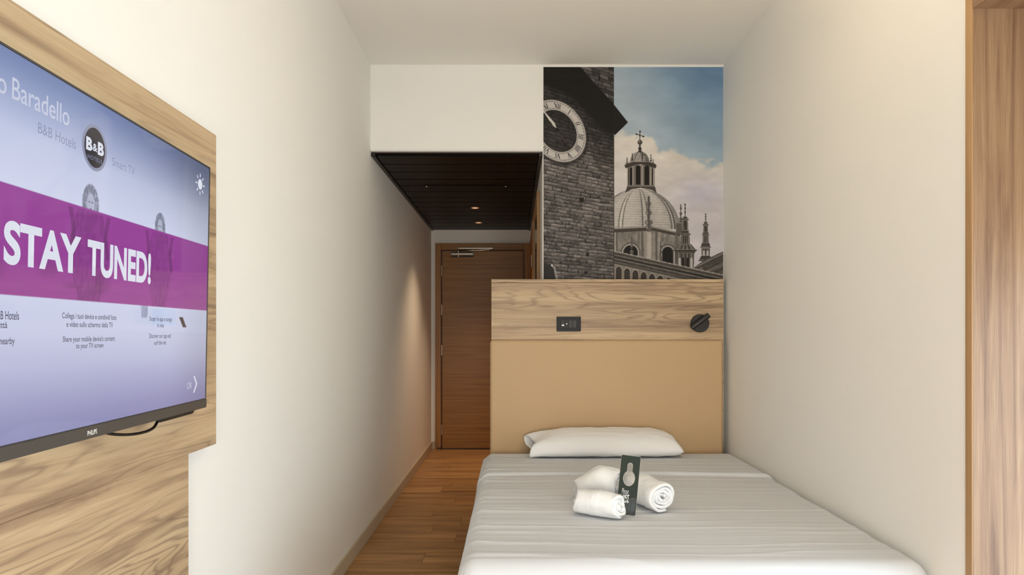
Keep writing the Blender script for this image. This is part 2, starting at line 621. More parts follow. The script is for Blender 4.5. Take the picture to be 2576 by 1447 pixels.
uo = bpy.data.objects.new('uplight_fill', ud)
link(uo, cl)
uo.location = (LX, LY, LZ - 0.03)
uo.rotation_euler = (math.pi, 0, 0)

# ------------------------------------------------------------------ entrance door
dr = thing('door_1', (-0.337, YD, 0), 'brown wood veneer entrance door at the end of the corridor', 'door', kind='structure')
FX0, FX1, SX0, SX1 = -0.839, 0.1725, -0.767, 0.093
FZ, SZ = 2.189, 2.108
box('jamb', (FX0, YD - 0.035, 0), (SX0 - 0.012, YD, FZ), FRAME_W, dr, bevel=0.002)
box('jamb', (SX1 + 0.012, YD - 0.035, 0), (FX1, YD, FZ), FRAME_W, dr, bevel=0.002)
box('lintel', (SX0 - 0.012, YD - 0.034, SZ + 0.012), (SX1 + 0.012, YD, FZ), DOOR_W, dr, bevel=0.002)
boxes('rebate', [((SX0 - 0.0118, YD - 0.022, 0), (SX0 - 0.003, YD, SZ + 0.003)), ((SX1 + 0.003, YD - 0.022, 0), (SX1 + 0.0118, YD, SZ + 0.003)),
                 ((SX0 - 0.0118, YD - 0.022, SZ + 0.003), (SX1 + 0.0118, YD, SZ + 0.0118))],
      plain('rebate_dark_red', (74, 34, 18), 0.5), dr)
leaf = box('leaf', (SX0, YD - 0.024, 0.012), (SX1, YD - 0.001, SZ), DOOR_W, dr, bevel=0.002)
for zc in (1.24 + (837 - 682) / 236, 1.24 + (837 - 780) / 236, 1.24 - (881 - 837) / 236, 1.24 - (1080 - 837) / 236):
    lathe('hinge', (SX0 - 0.003, YD - 0.030, zc - 0.055), (0, 0, 1), [(0, 0.008), (0.035, 0.008), (0.036, 0.0072), (0.038, 0.0072), (0.039, 0.008), (0.11, 0.008)], ALU, leaf, seg=14)
tag(box('threshold', (SX0, YD - 0.03, 0), (SX1, YD - 0.001, 0.006), plain('threshold_dark', (40, 24, 14), 0.5), dr))
cz = 1.24 + (837 - 641) / 236.0
clo = thing('door_closer', (-0.55, YD - 0.03, cz), 'silver hydraulic door closer at the top of the brown entrance door', 'door closer')
box('back_plate', (-0.672, YD - 0.028, cz - 0.030), (-0.431, YD - 0.024, cz + 0.026), plain('closer_plate_dark', (48, 38, 26), 0.5), clo)
box('cylinder', (-0.665, YD - 0.070, cz - 0.013), (-0.441, YD - 0.028, cz + 0.013), ALU, clo, bevel=0.005)
box('end_cap', (-0.670, YD - 0.070, cz - 0.014), (-0.6655, YD - 0.028, cz + 0.014), STEEL, clo)
box('end_cap', (-0.4405, YD - 0.070, cz - 0.014), (-0.434, YD - 0.028, cz + 0.014), STEEL, clo)
lathe('pivot', (-0.593, YD - 0.049, cz - 0.034), (0, 0, 1), [(0, 0.008), (0.006, 0.008), (0.007, 0.017), (0.062, 0.017), (0.066, 0.012), (0.072, 0.012)], ALU, clo, seg=20)
rz = 1.24 + (837 - 627) / 236.0
box('slide_rail', (-0.597, YD - 0.062, rz - 0.008), (-0.225, YD - 0.034, rz + 0.010), ALU, clo, bevel=0.003)
tube('arm', [(-0.593, YD - 0.052, cz + 0.038), (-0.42, YD - 0.056, rz - 0.021), (-0.262, YD - 0.054, rz - 0.013), (-0.252, YD - 0.052, rz - 0.008)], 0.006, STEEL, clo)
ds = thing('door_stop', (-0.79, YD - 0.09, 0), 'small polished steel door stop on the floor by the door frame', 'door stop')
lathe('post', (-0.79, YD - 0.09, 0), (0, 0, 1), [(0, 0.022), (0.004, 0.022), (0.006, 0.012), (0.03, 0.012), (0.032, 0.017), (0.045, 0.018), (0.05, 0.012)], STEEL, ds, seg=20)
lathe('bumper', (-0.79, YD - 0.09, 0.016), (0, 0, 1), [(0, 0.0122), (0.002, 0.0165), (0.010, 0.0165), (0.012, 0.0122)], BLACKP, ds, seg=20)

# mirror and bathroom door on the corridor's right-hand wall
mr = thing('wall_mirror', (XC, 4.95, 0.3), 'tall wood framed mirror on the corridor wall beside the mural', 'mirror')
mz0, mz1 = 0.30, 2.189
my0, my1 = 4.585, 5.68
box('frame_side', (XC - 0.0225, my0, mz0), (XC - 0.001, my0 + 0.03, mz1), EDGE_W, mr)
box('frame_side', (XC - 0.0225, my1 - 0.03, mz0), (XC - 0.001, my1, mz1), EDGE_W, mr)
box('frame_rail', (XC - 0.0225, my0 + 0.03, mz1 - 0.03), (XC - 0.001, my1 - 0.03, mz1), EDGE_W, mr)
box('frame_rail', (XC - 0.0225, my0 + 0.03, mz0), (XC - 0.001, my1 - 0.03, mz0 + 0.03), EDGE_W, mr)
box('mirror_glass', (XC - 0.012, my0 + 0.03, mz0 + 0.03), (XC - 0.001, my1 - 0.03, mz1 - 0.03), MIRROR, mr)
b2 = thing('door_2', (XC, 6.5, 0), 'brown wood bathroom door on the corridor side wall', 'door', kind='structure')
ORANGE = wood('bath_door_veneer', 2, 1, (196, 132, 62), (180, 116, 50), (140, 84, 34), band=9.0, gs=1.2, cs=30, ring_amt=0.1, band_var=0, fine=0.3)
box('jamb', (XC - 0.014, 6.13, 0), (XC - 0.001, 6.20, FZ), ORANGE, b2, bevel=0.001)
box('jamb', (XC - 0.014, 7.02, 0), (XC - 0.001, 7.09, FZ), ORANGE, b2, bevel=0.001)
box('lintel', (XC - 0.014, 6.20, SZ), (XC - 0.001, 7.02, FZ), ORANGE, b2, bevel=0.001)
lf = box('leaf', (XC - 0.008, 6.205, 0.01), (XC - 0.001, 7.015, SZ - 0.004), ORANGE, b2)
for zc in (0.35, 1.12, 1.89):
    lathe('hinge', (XC - 0.018, 6.203, zc - 0.055), (0, 0, 1), [(0, 0.0065), (0.05, 0.0065), (0.0505, 0.005), (0.0535, 0.005), (0.054, 0.0065), (0.11, 0.0065)], STEEL, lf, seg=14)


# ------------------------------------------------------------------ mural: printed picture, drawn at twice the print grid
class Canvas:
    def __init__(s, x0, y0, x1, y1, k=2):
        s.x0, s.y0, s.k = x0, y0, k
        s.w, s.h = int((x1 - x0) * k), int((y1 - y0) * k)
        s.im = np.zeros((s.h, s.w, 3))
        s.X, s.Y = np.meshgrid(x0 + (np.arange(s.w) + 0.5) / k, y0 + (np.arange(s.h) + 0.5) / k)

    def put(s, mask, col):
        col = np.asarray(col, float)
        m = mask[..., None] if mask.ndim == 2 else mask
        s.im = s.im * (1 - m) + col * m

    def polymask(s, pts):
        pts = np.asarray(pts, float)
        m = np.zeros((s.h, s.w))
        i0 = max(0, int((pts[:, 1].min() - s.y0) * s.k) - 1)
        i1 = min(s.h, int((pts[:, 1].max() - s.y0) * s.k) + 2)
        j0 = max(0, int((pts[:, 0].min() - s.x0) * s.k) - 1)
        j1 = min(s.w, int((pts[:, 0].max() - s.x0) * s.k) + 2)
        if i1 <= i0 or j1 <= j0:
            return m
        X, Y = s.X[i0:i1, j0:j1], s.Y[i0:i1, j0:j1]
        ins = np.zeros(X.shape, bool)
        n = len(pts)
        for a in range(n):
            (xa, ya), (xb, yb) = pts[a], pts[(a + 1) % n]
            if ya == yb:
                continue
            c = ((ya > Y) != (yb > Y)) & (X < (xb - xa) * (Y - ya) / (yb - ya) + xa)
            ins ^= c
        m[i0:i1, j0:j1] = ins
        return m

    def poly(s, pts, col, a=1.0):
        pts = np.asarray(pts, float)
        i0 = max(0, int((pts[:, 1].min() - s.y0) * s.k) - 1)
        i1 = min(s.h, int((pts[:, 1].max() - s.y0) * s.k) + 2)
        j0 = max(0, int((pts[:, 0].min() - s.x0) * s.k) - 1)
        j1 = min(s.w, int((pts[:, 0].max() - s.x0) * s.k) + 2)
        if i1 <= i0 or j1 <= j0:
            return
        X, Y = s.X[i0:i1, j0:j1], s.Y[i0:i1, j0:j1]
        ins = np.zeros(X.shape, bool)
        n = len(pts)
        for q in range(n):
            (xa, ya), (xb, yb) = pts[q], pts[(q + 1) % n]
            if ya != yb:
                ins ^= ((ya > Y) != (yb > Y)) & (X < (xb - xa) * (Y - ya) / (yb - ya) + xa)
        m = (ins * float(a))[..., None]
        s.im[i0:i1, j0:j1] = s.im[i0:i1, j0:j1] * (1 - m) + np.asarray(col, float) * m

    def line(s, p, q, w, col, a=1.0):
        p, q = np.array(p, float), np.array(q, float)
        d = q - p
        n = np.array([-d[1], d[0]]) / (np.hypot(*d) + 1e-9) * w / 2
        s.poly([p + n, q + n, q - n, p - n], col, a)

    def pline(s, pts, w, col, a=1.0):
        for p, q in zip(pts[:-1], pts[1:]):
            s.line(p, q, w, col, a)

    def ell(s, cx, cy, rx, ry, col, a=1.0):
        s.poly([(cx + rx * math.cos(t), cy + ry * math.sin(t)) for t in np.linspace(0, 2 * math.pi, 25)[:-1]], col, a)

    def small(s):
        k = s.k
        return s.im.reshape(s.h // k, k, s.w // k, k, 3).mean((1, 3))


def draw_mural():
    c = Canvas(1366, 169, 1822, 713)
    X, Y = c.X, c.Y
    # sky
    t = sstep(1545, 1800, X)
    u = np.clip((Y - 169) / 250, 0, 1)
    top = np.stack([172 - 62 * t, 190 - 46 * t, 204 - 26 * t], -1)
    low = np.stack([176 - 14 * t, 190 - 8 * t, 200 - 4 * t], -1)
    sky = top * (1 - u[..., None]) + low * u[..., None]
    sky += ((fbm(X / 60, Y / 30, 5) - 0.5) * 26)[..., None]
    yt = np.interp(X, [1545, 1560, 1612, 1640, 1660, 1700, 1745, 1780, 1822], [350, 340, 331, 348, 376, 382, 396, 414, 412])
    m = sstep(-9, 12, Y - yt + (fbm(X / 22, Y / 16, 9) - 0.5) * 46)
    dd = np.clip((Y - yt) / 190, 0, 1)
    cl = np.stack([222 - 22 * dd, 216 - 20 * dd, 206 - 4 * dd], -1)
    cl += ((fbm(X / 45, Y / 22, 21) - 0.5) * 34)[..., None]
    lav = np.exp(-(((X - 1770) / 70) ** 2 + ((Y - 480) / 45) ** 2))
    cl += lav[..., None] * np.array([-16, -14, 2])
    c.im = sky * (1 - m[..., None]) + cl * m[..., None]

    # distant dome
    G = (fbm(X / 5, Y / 5, 31) - 0.5)
    cx, by, rx, ry = 1607.0, 577.0, 105.0, 102.0
    dome = (((X - cx) / rx) ** 2 + ((Y - by) / ry) ** 2 < 1) & (Y < by)
    yy = np.clip((by - Y) / ry, 0, 1)
    half = rx * np.sqrt(np.clip(1 - yy ** 2, 0.0004, 1))
    q = np.clip((X - cx) / half, -1, 1)
    lam = np.arcsin(q)
    sh = 162 + 30 * np.cos(lam + 0.3) - 34 * q ** 6 + 18 * np.exp(-((lam - 0.62) / 0.2) ** 2) * yy - 20 * np.exp(-((lam - 0.2) / .25) ** 2)
    sh = sh + G * 26
    rows = ((by - Y) / 6.2 + 0.4 * lam) % 1.0
    sh = sh - 34 * (rows < 0.16)
    for l0 in (-1.25, -0.50, -0.40, 0.10, 0.24, 0.93, 1.07):
        sh = sh - 62 * (np.abs(lam - l0) < 0.018 / np.maximum(np.cos(lam), 0.25)) * 1.0
    for l0 in (-0.45, 0.17, 1.0):
        sh = sh + 14 * (np.abs(lam - l0) < 0.04)
    c.put(dome * 1.0, np.stack([sh, sh * 0.975, sh * 0.95], -1))
    # drum
    gm = 128 + (fbm(X / 6, Y / 9, 41) - 0.5) * 70
    gimg = np.stack([gm, gm * 0.96, gm * 0.92], -1)
    c.put(c.polymask([(1540, 577), (1640, 574), (1712, 590), (1716, 680), (1540, 680)]), gimg)
    c.poly([(1540, 577), (1640, 571), (1712, 588), (1712, 595), (1640, 580), (1540, 586)], (70, 64, 60))
    c.poly([(1540, 573), (1640, 568), (1710, 584), (1710, 588), (1640, 572), (1540, 577)], (150, 143, 136))
    for xx, ww, vv in ((1552, 4, 90), (1616, 7, 92), (1652, 4, 80), (1548, 3, 170), (1625, 6, 150), (1634, 11, 186), (1645, 5, 140), (1703, 8, 96), (1660, 5, 160), (1612, 3, 150)):
        c.poly([(xx - ww / 2, 584), (xx + ww / 2, 584), (xx + ww / 2, 672), (xx - ww / 2, 672)], (vv, vv * .96, vv * .92), 0.8)
    for (ax, ay, aw, ah) in ((1587, 643, 17, 25), (1681, 664, 13, 42)):
        for ex, v in ((8, 80), (5, 168), (2, 90), (0, 24)):
            pts = [(ax - aw - ex, ay)] + [(ax - (aw + ex) * math.cos(a), ay - ah + aw - (aw + ex) * math.sin(a)) for a in np.linspace(0, math.pi, 20)] + [(ax + aw + ex, ay)]
            c.poly(pts, (v, v * .96, v * .93))
    # lantern
    c.poly([(1573, 486), (1578, 470), (1588, 464), (1640, 464), (1649, 470), (1653, 486), (1640, 478), (1612, 473), (1590, 476)], (74, 68, 64))
    c.poly([(1579, 416), (1647, 416), (1648, 470), (1578, 470)], (120, 114, 108))
    for (a, b_, y0, y1) in ((1585, 1591, 422, 466), (1600, 1612, 416, 465), (1622, 1634, 417, 466), (1581.5, 1583, 424, 466), (1641.5, 1644, 424, 466)):
        r = (b_ - a) / 2
        c.poly([(a, y1)] + [((a + b_) / 2 - r * math.cos(t_), y0 + r - r * math.sin(t_)) for t_ in np.linspace(0, math.pi, 12)] + [(b_, y1)], (26, 22, 20))
    for xx in (1579.5, 1593.5, 1617, 1638.5, 1646):
        c.line((xx, 418), (xx, 467), 3.4, (176, 169, 160))
        c.line((xx + 1.6, 418), (xx + 1.6, 467), 1.2, (70, 64, 60))
    c.poly([(1571, 417), (1576, 411), (1590, 407), (1612, 405), (1636, 408), (1650, 413), (1653, 418), (1650, 424), (1630, 418), (1612, 414), (1594, 417), (1575, 424)], (66, 60, 56))
    c.line((1572, 416), (1590, 408), 1.6, (150, 143, 136))
    c.line((1590, 407), (1636, 407), 1.6, (150, 143, 136))
    mk = ((((X - 1610) / 24) ** 2 + ((Y - 407) / 26) ** 2) < 1) & (Y < 407)
    v = 118 + 40 * np.cos((X - 1604) / 15) + G * 60
    c.put(mk * 1.0, np.stack([v, v * .97, v * .94], -1))
    for xx in (1597, 1617, 1628):
        c.pline([(xx, 406), (1610 + (xx - 1610) * .75, 392), (1610 + (xx - 1610) * .2, 382)], 1.5, (62, 57, 54))

    def finial(x, y0, y1, w, v=96):
        h = y1 - y0
        for f, r in ((0.06, .30), (0.22, .55), (0.34, .22), (0.50, .75), (0.62, .35), (0.80, 1.0), (0.95, .8)):
            c.ell(x, y0 + f * h, w * r / 2, h * 0.085, (v, v * .95, v * .9))
            c.ell(x - w * r * .15, y0 + f * h, w * r / 5, h * 0.05, (v + 60, v + 55, v + 48), 0.7)
        c.line((x, y0), (x, y1), max(1.2, w * .22), (v - 20, v - 24, v - 26))

    for fx, f0, f1, w in ((1578, 397, 415, 6), (1591.5, 386, 404, 6), (1617, 382, 400, 6), (1638.5, 389, 407, 6), (1644, 400, 412, 4)):
        finial(fx, f0, f1, w, 70)
    c.poly([(1606, 384), (1608, 372), (1609, 362), (1612, 362), (1613, 372), (1615.5, 384)], (62, 57, 52))
    c.ell(1610.6, 374, 5, 2, (52, 47, 44))
    c.ell(1610.6, 358.6, 6.3, 6.3, (78, 72, 68))
    c.ell(1608.6, 356.4, 2.4, 2.4, (130, 124, 118))
    c.line((1610.6, 353), (1610.6, 331), 1.8, (50, 46, 42))
    c.line((1602, 338), (1619.5, 344), 2.0, (50, 46, 42))
    for p in ((1602, 338), (1619.5, 344), (1611, 331.5), (1610.6, 341)):
        c.ell(p[0], p[1], 2.3, 2.3, (46, 42, 38))
    finial(1633, 495, 576, 21, 104)
    finial(1590, 596, 642, 10, 96)
    finial(1663, 608, 660, 10, 96)
    finial(1714, 515, 560, 10, 92)
    # turrets on the right
    c.poly([(1702, 562), (1717, 562), (1717, 592), (1702, 586)], (92, 86, 80))

    def turret(x, s, y0, parts):
        c.line((x, y0), (x, parts[0][1] + 1), 2.2 * s, (54, 49, 45))
        for f in (0.0, .3, .6):
            c.ell(x, y0 + f * (parts[0][1] - y0) + 2, 2.2 * s, 2.6 * s, (58, 53, 49))
        for (wt, ya, wb, yb, v) in parts:
            c.poly([(x - wt, ya), (x + wt, ya), (x + wb, yb), (x - wb, yb)], (v, v * .95, v * .9))
            if yb - ya > 14:
                for k_ in np.linspace(-.7, .7, 4):
                    c.line((x + k_ * wt, ya), (x + k_ * wb, yb), 1.7 * s, (v + 48, v + 42, v + 36))
                for k_ in (-.35, .05, .4):
                    c.line((x + k_ * wt, ya + 3), (x + k_ * wb, yb - 2), 1.8 * s, (30, 26, 24))
            c.line((x - wb - 1.5, yb), (x + wb + 1.5, yb), 2.2, (52, 47, 44))
            c.line((x - wb - 1.2, yb - 2), (x + wb + 1.2, yb - 2), 1.2, (150, 143, 135))

    turret(1725, 1.0, 513, [(4, 545, 8, 553, 74), (7, 553, 8, 582, 84), (8, 583, 13, 590, 70), (11, 590, 12, 616, 84), (15, 614, 29, 630, 92), (28, 630, 24, 636, 48), (23, 636, 22, 676, 88)])
    for xx in (1711, 1720, 1731, 1741):
        pts = [(xx - 3, 674)] + [(xx - 3 * math.cos(a), 652 - 4 * math.sin(a)) for a in np.linspace(0, math.pi, 8)] + [(xx + 3, 674)]
        c.poly(pts, (34, 30, 28) if xx not in (1711, 1741) else (176, 172, 170))
    turret(1777, 0.8, 537, [(3, 558, 6, 566, 74), (5.5, 566, 6, 586, 84), (6, 586, 8, 591, 70), (7, 591, 8, 613, 84), (10, 612, 12, 622, 66), (11, 624, 10, 645, 84), (12, 645, 17, 656, 62)])
    for xx in (1772.5, 1781.5):
        c.poly([(xx - 2, 643), (xx - 2, 632), (xx, 629), (xx + 2, 632), (xx + 2, 643)], (188, 184, 180))
    # roof on the right
    gd = 88 + (fbm(X / 7, Y / 5, 51) - 0.5) * 60
    c.put(c.polymask([(1748, 672), (1772, 655), (1822, 632), (1822, 713), (1748, 713)]), np.stack([gd, gd * .95, gd * .9], -1))
    for o_, v in ((3, 128), (8, 52), (14, 120), (22, 48), (30, 110), (40, 44)):
        c.line((1752, 668 + o_), (1822, 634 + o_), 2.2, (v, v * .95, v * .9))
    for k_ in range(16):
        xk = 1770 + k_ * 3.5
        yk = 668 - (xk - 1752) * 0.486 + 8
        c.line((xk, yk + 3), (xk, yk + 9), 1.6, (40, 36, 33))
    # foreground gallery roof with arcade
    ga = 84 + (fbm(X / 6, Y / 3, 61) - 0.5) * 66
    sl = 0.218
    yr = 632 + (X - 1545) * sl
    c.put(((Y > yr) & (X > 1545)) * 1.0, np.stack([ga, ga * .95, ga * .9], -1))
    for o_, w_, v in ((0, 2.4, 150), (5, 3, 64), (9, 1.6, 118), (14, 4, 40), (18, 1.6, 128), (27, 2, 112), (29, 2, 46)):
        c.line((1545, 632 + o_), (1822, 632 + o_ + 277 * sl), w_, (v, v * .95, v * .9))
    for k_ in range(60):
        xk = 1548 + k_ * 4.6
        yk = 632 + (xk - 1545) * sl
        c.line((xk, yk + 20), (xk, yk + 26), 2, (46, 42, 39))
        if k_ % 3 == 0:
            c.ell(xk, yk - .5, 2.4, 1.3, (172, 166, 158))
    wv = 128 + (fbm(X / 5, Y / 5, 71) - 0.5) * 46
    c.put(((Y > yr + 31) & (X > 1545)) * 1.0, np.stack([wv, wv * .96, wv * .92], -1))
    for k_ in range(9):
        ax = 1557 + k_ * 21
        ay = 632 + (ax - 1545) * sl + 46
        pts = [(ax - 7.5, ay + 40)] + [(ax - 7.5 * math.cos(a), ay - 10 * math.sin(a)) for a in np.linspace(0, math.pi, 14)] + [(ax + 7.5, ay + 40)]
        c.poly([(p[0] + (p[0] - ax) * .22, p[1] - 2) for p in pts], (158, 150, 142))
        c.poly(pts, (58, 53, 50))

    # stone tower
    yy = Y - np.interp(Y, [169, 330, 580, 713], [0.34, 0.28, 0.15, 0.08]) * (X - 1366) + 3.4 * (vnoise(X / 26, Y / 14, 77) - .5)
    rh = 9.3
    r_ = np.floor(yy / rh)
    fy = yy / rh - r_
    off = _h(r_, r_ * 0 + 3, 5) * 60
    bl_ = 17 + 11 * _h(r_, r_ * 0 + 9, 6)
    xx = (X + off + 5 * np.sin(r_)) / bl_
    bi = np.floor(xx + 0.28 * (_h(r_, np.floor(xx), 8) - .5))
    fx = xx - bi
    sh = 97 + 40 * (_h(r_, bi, 11) - .5)
    sh += 64 * (fbm(X / 5, Y / 2.2, 13, 3) - .5) + 34 * (0.45 - fy)
    sh += 30 * (fbm(X / 13 + r_ * 7, Y / 4, 19, 3) > .6) * (fy > .15) * (fy < .5)
    jag = .09 * (vnoise(X / 4, Y / 4, 83) - .5)
    mort = (fy < .07 + jag) | (fy > .93 + jag) | (fx < 1.0 / bl_)
    sh = np.where(mort, sh * .6, sh)
    lowd = 1 - 0.10 * sstep(560, 700, Y)
    eave = np.interp(X, [1366, 1438, 1476, 1515, 1547], [200, 236, 276, 320, 338])
    sh = sh * lowd * (0.50 + 0.5 * sstep(10, 130, Y - eave))
    tower_up = (Y < 169 + (X - 1459) * 1.093)
    base = 84 + 60 * (_h(r_, bi, 11) - .5) + 30 * (fbm(X / 6, Y / 3, 13, 3) - .5)
    sh = np.where(tower_up, np.where(mort, base * .5, base), sh)
    c.put((X < 1545) * 1.0, np.stack([sh * 1.02, sh * .97, sh * .95], -1))
    c.line((1544.5, 340), (1544.5, 713), 1.6, (40, 36, 34), 0.7)
    for (hx, hy, w_) in ((1463, 503, 5.5), (1478, 641, 4), (1474, 686, 4)):
        c.poly([(hx - w_, hy - w_), (hx + w_, hy - w_), (hx + w_, hy + w_), (hx - w_, hy + w_)], (30, 27, 26))
    # clock
    kx = 0.25
    def CK(a, r):
        a = math.radians(a)
        return (1402 + 72 * r * math.sin(a), 330 + kx * 72 * r * math.sin(a) - 76 * r * math.cos(a))
    dx = (X - 1402) / 72
    dy = (Y - 330 - kx * (X - 1402)) / 76
    rr = np.hypot(dx, dy)
    sx = np.hypot((X - 1406) / 72, (Y - 337 - kx * (X - 1406)) / 76)
    c.put((1 - sstep(.97, 1.10, sx)) * .55, (24, 22, 21))
    inner = rr < .70
    c.put(inner * .12, (30, 27, 26))
    v = 196 + (fbm(X / 9, Y / 9, 3) - .5) * 22
    c.put(((rr >= .68) & (rr <= 1.0)) * 1.0, np.stack([v, v * .975, v * .95], -1))
    c.put(((rr > .985) & (rr < 1.02)) * .6, (120, 114, 108))
    c.put(((np.abs(rr - .72) < .008)) * .8, (66, 62, 60))
    c.put(((np.abs(rr - .945) < .008)) * .6, (66, 62, 60))
    for k_ in range(60):
        c.line(CK(k_ * 6, .93), CK(k_ * 6, .96), 1.4, (52, 48, 46))
    ink = (44, 40, 38)
    glyph = {'I': [((0, 0), (0, 1), 1.9)], 'V': [((-1, 1), (0, 0), 2.2), ((1, 1), (0, 0), 1.0)], 'X': [((-1, 1), (1, 0), 2.2), ((1, 1), (-1, 0), 1.0)]}
    wid = {'I': 1.0, 'V': 2.0, 'X': 2.0}
    for hr, s_ in ((12, 'XII'), (1, 'I'), (2, 'II'), (3, 'III'), (4, 'IIII'), (5, 'V'), (6, 'VI'), (7, 'VII'), (11, 'XI'), (10, 'X')):
        tot = sum(wid[ch] for ch in s_)
        p = -tot / 2
        for ch in s_:
            mid = p + wid[ch] / 2
            p += wid[ch]
            for (a0, b0), (a1, b1), w_ in glyph[ch]:
                def Q(a, b_):
                    return CK(hr * 30 + (mid + a * .8) * 3.9, .745 + .165 * b_)
                c.line(Q(a0, b0), Q(a1, b1), w_, ink)
    c.poly([(1366, 280), (1369, 281), (1395, 310), (1399.5, 323), (1392, 318), (1384, 306)], (206, 202, 196))
    c.line((1366, 279), (1384, 306), 1.6, (226, 222, 216))
    c.poly([(1399, 325), (1403, 324), (1428, 362), (1424, 368), (1418, 362)], (38, 34, 33))
    c.ell(1422, 366, 4.2, 4.2, (34, 31, 30))
    c.ell(1401, 327, 4.5, 4.5, (34, 31, 30))
    c.line((1404, 333), (1424, 360), 1.3, (96, 90, 86))
    # eave of the tower roof
    em = c.polymask([(1366, 160), (1451, 160), (1459.5, 169), (1545, 264), (1580.5, 308.5), (1548, 340), (1515, 322), (1476, 279), (1438, 240), (1366, 205)])
    v = 30 + (fbm(X / 12, Y / 12, 91) - .5) * 8
    c.put(em, np.stack([v * 1.0, v * .94, v * .86], -1))
    shd = sstep(26, 0, Y - eave) * (X < 1543) * (Y > 205 - 6)
    c.put(np.where(tower_up, 0, shd * .72), (26, 24, 22))
    # dark bonnet of a lamp at the foot of the tower
    c.poly([(1366, 660), (1386, 667), (1390, 676), (1398, 713), (1366, 713)], (44, 43, 44))
    c.pline([(1386, 668), (1394, 672), (1399, 690), (1402, 713)], 3.4, (150, 148, 146))
    c.pline([(1390, 676), (1394, 700), (1396, 713)], 2.2, (28, 27, 28))
    c.ell(1388, 667, 2, 2, (226, 224, 220))
    return c.small()


MX0, MX1 = XC + 0.005, XR - 0.003
img = draw_mural()
h_, w_ = img.shape[:2]
mu = thing('mural_print', ((MX0 + MX1) / 2, YW, 1.2), 'printed mural of a stone clock tower and a domed church under cloudy sky', 'mural')
zt, zb = 1.24 + (837 - 169.5) / 409.0, 1.24 + (837 - 713) / 409.0
xs = np.linspace(MX0, MX1, w_)
zs = np.linspace(zt, zb, h_)
P = np.zeros((h_, w_, 3))
P[..., 0] = xs[None, :]
P[..., 1] = YW - 0.0045
P[..., 2] = zs[:, None]
grid_mesh('picture', P[::-1], MURAL, mu, lin_arr(img[::-1]), smooth=False)
box('backing', (MX0, YW - 0.004, zb), (MX1, YW - 0.0002, zt), WHITEP, mu)

# ------------------------------------------------------------------ headboard
hb = thing('headboard', (0.56, 4.14, 0), 'wide headboard, wood laminate above a tan padded panel', 'headboard')
YH = 4.12
HX0, HX1 = -0.139, 1.262
box('wood_panel', (HX0, YH, 0), (HX1, YH + 0.07, 1.540), WOOD_HB, hb, bevel=0.001, seg=1)
box('top_board', (HX0, YH - 0.003, 1.5415), (HX1 + 0.002, YH + 0.072, 1.562), WOOD_HB, hb, bevel=0.001, seg=1)
# padded panel: softly rounded slab
bm = bmesh.new()
box_bm(bm, (-0.146, 4.078, 0.30), (1.249, YH - 0.0005, 1.195))
ed = [e for e in bm.edges if any(v.co.y < 4.1 for v in e.verts)]
bmesh.ops.bevel(bm, geom=ed, offset=0.018, segments=5, affect='EDGES', profile=0.5)
o = bm_obj('padded_panel', bm, LEATHER, hb, smooth=True)
mod = o.modifiers.new('wn', 'WEIGHTED_NORMAL')
boxes('side_strip', [((HX1 + 0.0005, YH + 0.02, 0.3), (HX1 + 0.006, YH + 0.06, 1.54))], WHITEP, hb)

# socket plate
sk = thing('socket_plate', (0.327, YH, 1.29), 'black wall socket and switch plate set in the wood headboard', 'socket')
px0, px1, pz0, pz1 = 0.2546, 0.4008, 1.2475, 1.336
box('plate', (px0, YH - 0.008, pz0), (px1, YH - 0.0003, pz1), BLACKP, sk, bevel=0.002)
mw = 0.0232
m0 = 0.2546 + 0.0265
for i in range(4):
    a = m0 + i * mw
    md = box(('usb_module', 'outlet_module', 'switch', 'switch')[i], (a + 0.0008, YH - 0.0105, 1.270), (a + mw - 0.0008, YH - 0.008, 1.3145), GREYP if i < 2 else plain('switch_grey', (44, 43, 44), 0.5), sk, bevel=0.0008, seg=1)
    cxm = a + mw / 2
    if i == 0:
        box('usb_port', (cxm - 0.006, YH - 0.0112, 1.282), (cxm + 0.006, YH - 0.0105, 1.287), STEEL, md)
        box('usb_slot', (cxm - 0.003, YH - 0.0112, 1.300), (cxm + 0.004, YH - 0.0105, 1.303), HOLE, md)
    if i == 1:
        for zz in (1.281, 1.304):
            lathe('socket_hole', (cxm, YH - 0.0105, zz), (0, -1, 0), [(0, 0.0038), (0.0006, 0.0036)], HOLE, md, seg=14)
        lathe('earth_pin', (cxm - 0.001, YH - 0.0105, 1.2925), (0, -1, 0), [(0, 0.0028), (0.0008, 0.0022)], STEEL, md, seg=12)
    if i == 3:
        box('mark', (cxm - 0.0006, YH - 0.0108, 1.276), (cxm + 0.0006, YH - 0.0105, 1.281), HOLE, md)

# reading lamp
rl = thing('reading_lamp', (1.117, YH, 1.296), 'black round wall reading lamp with tilted tube on the headboard', 'lamp')
lathe('wall_disc', (1.117, YH - 0.0003, 1.296), (0, -1, 0), [(0, 0.0545), (0.018, 0.0545), (0.022, 0.052), (0.0225, 0.01)], BLACKP2, rl, seg=48)
lathe('joint', (1.112, YH - 0.0225, 1.300), (0, -1, 0), [(0, 0.009), (0.02, 0.009)], BLACKP2, rl, seg=16)
dv = Vector((0.104, 0.0, 0.078)).normalized()
c0 = Vector((1.107, YH - 0.055, 1.306))
lathe('lamp_tube', c0 - dv * 0.064, dv, [(0.006, 0.010), (0.0, 0.0115), (0.0, 0.0155), (0.001, 0.016), (0.127, 0.016), (0.128, 0.015), (0.128, 0.002)], BLACKP2, rl, seg=28)
box('slot', (1.108, YH - 0.0235, 1.2605), (1.126, YH - 0.0224, 1.2625), HOLE, rl)

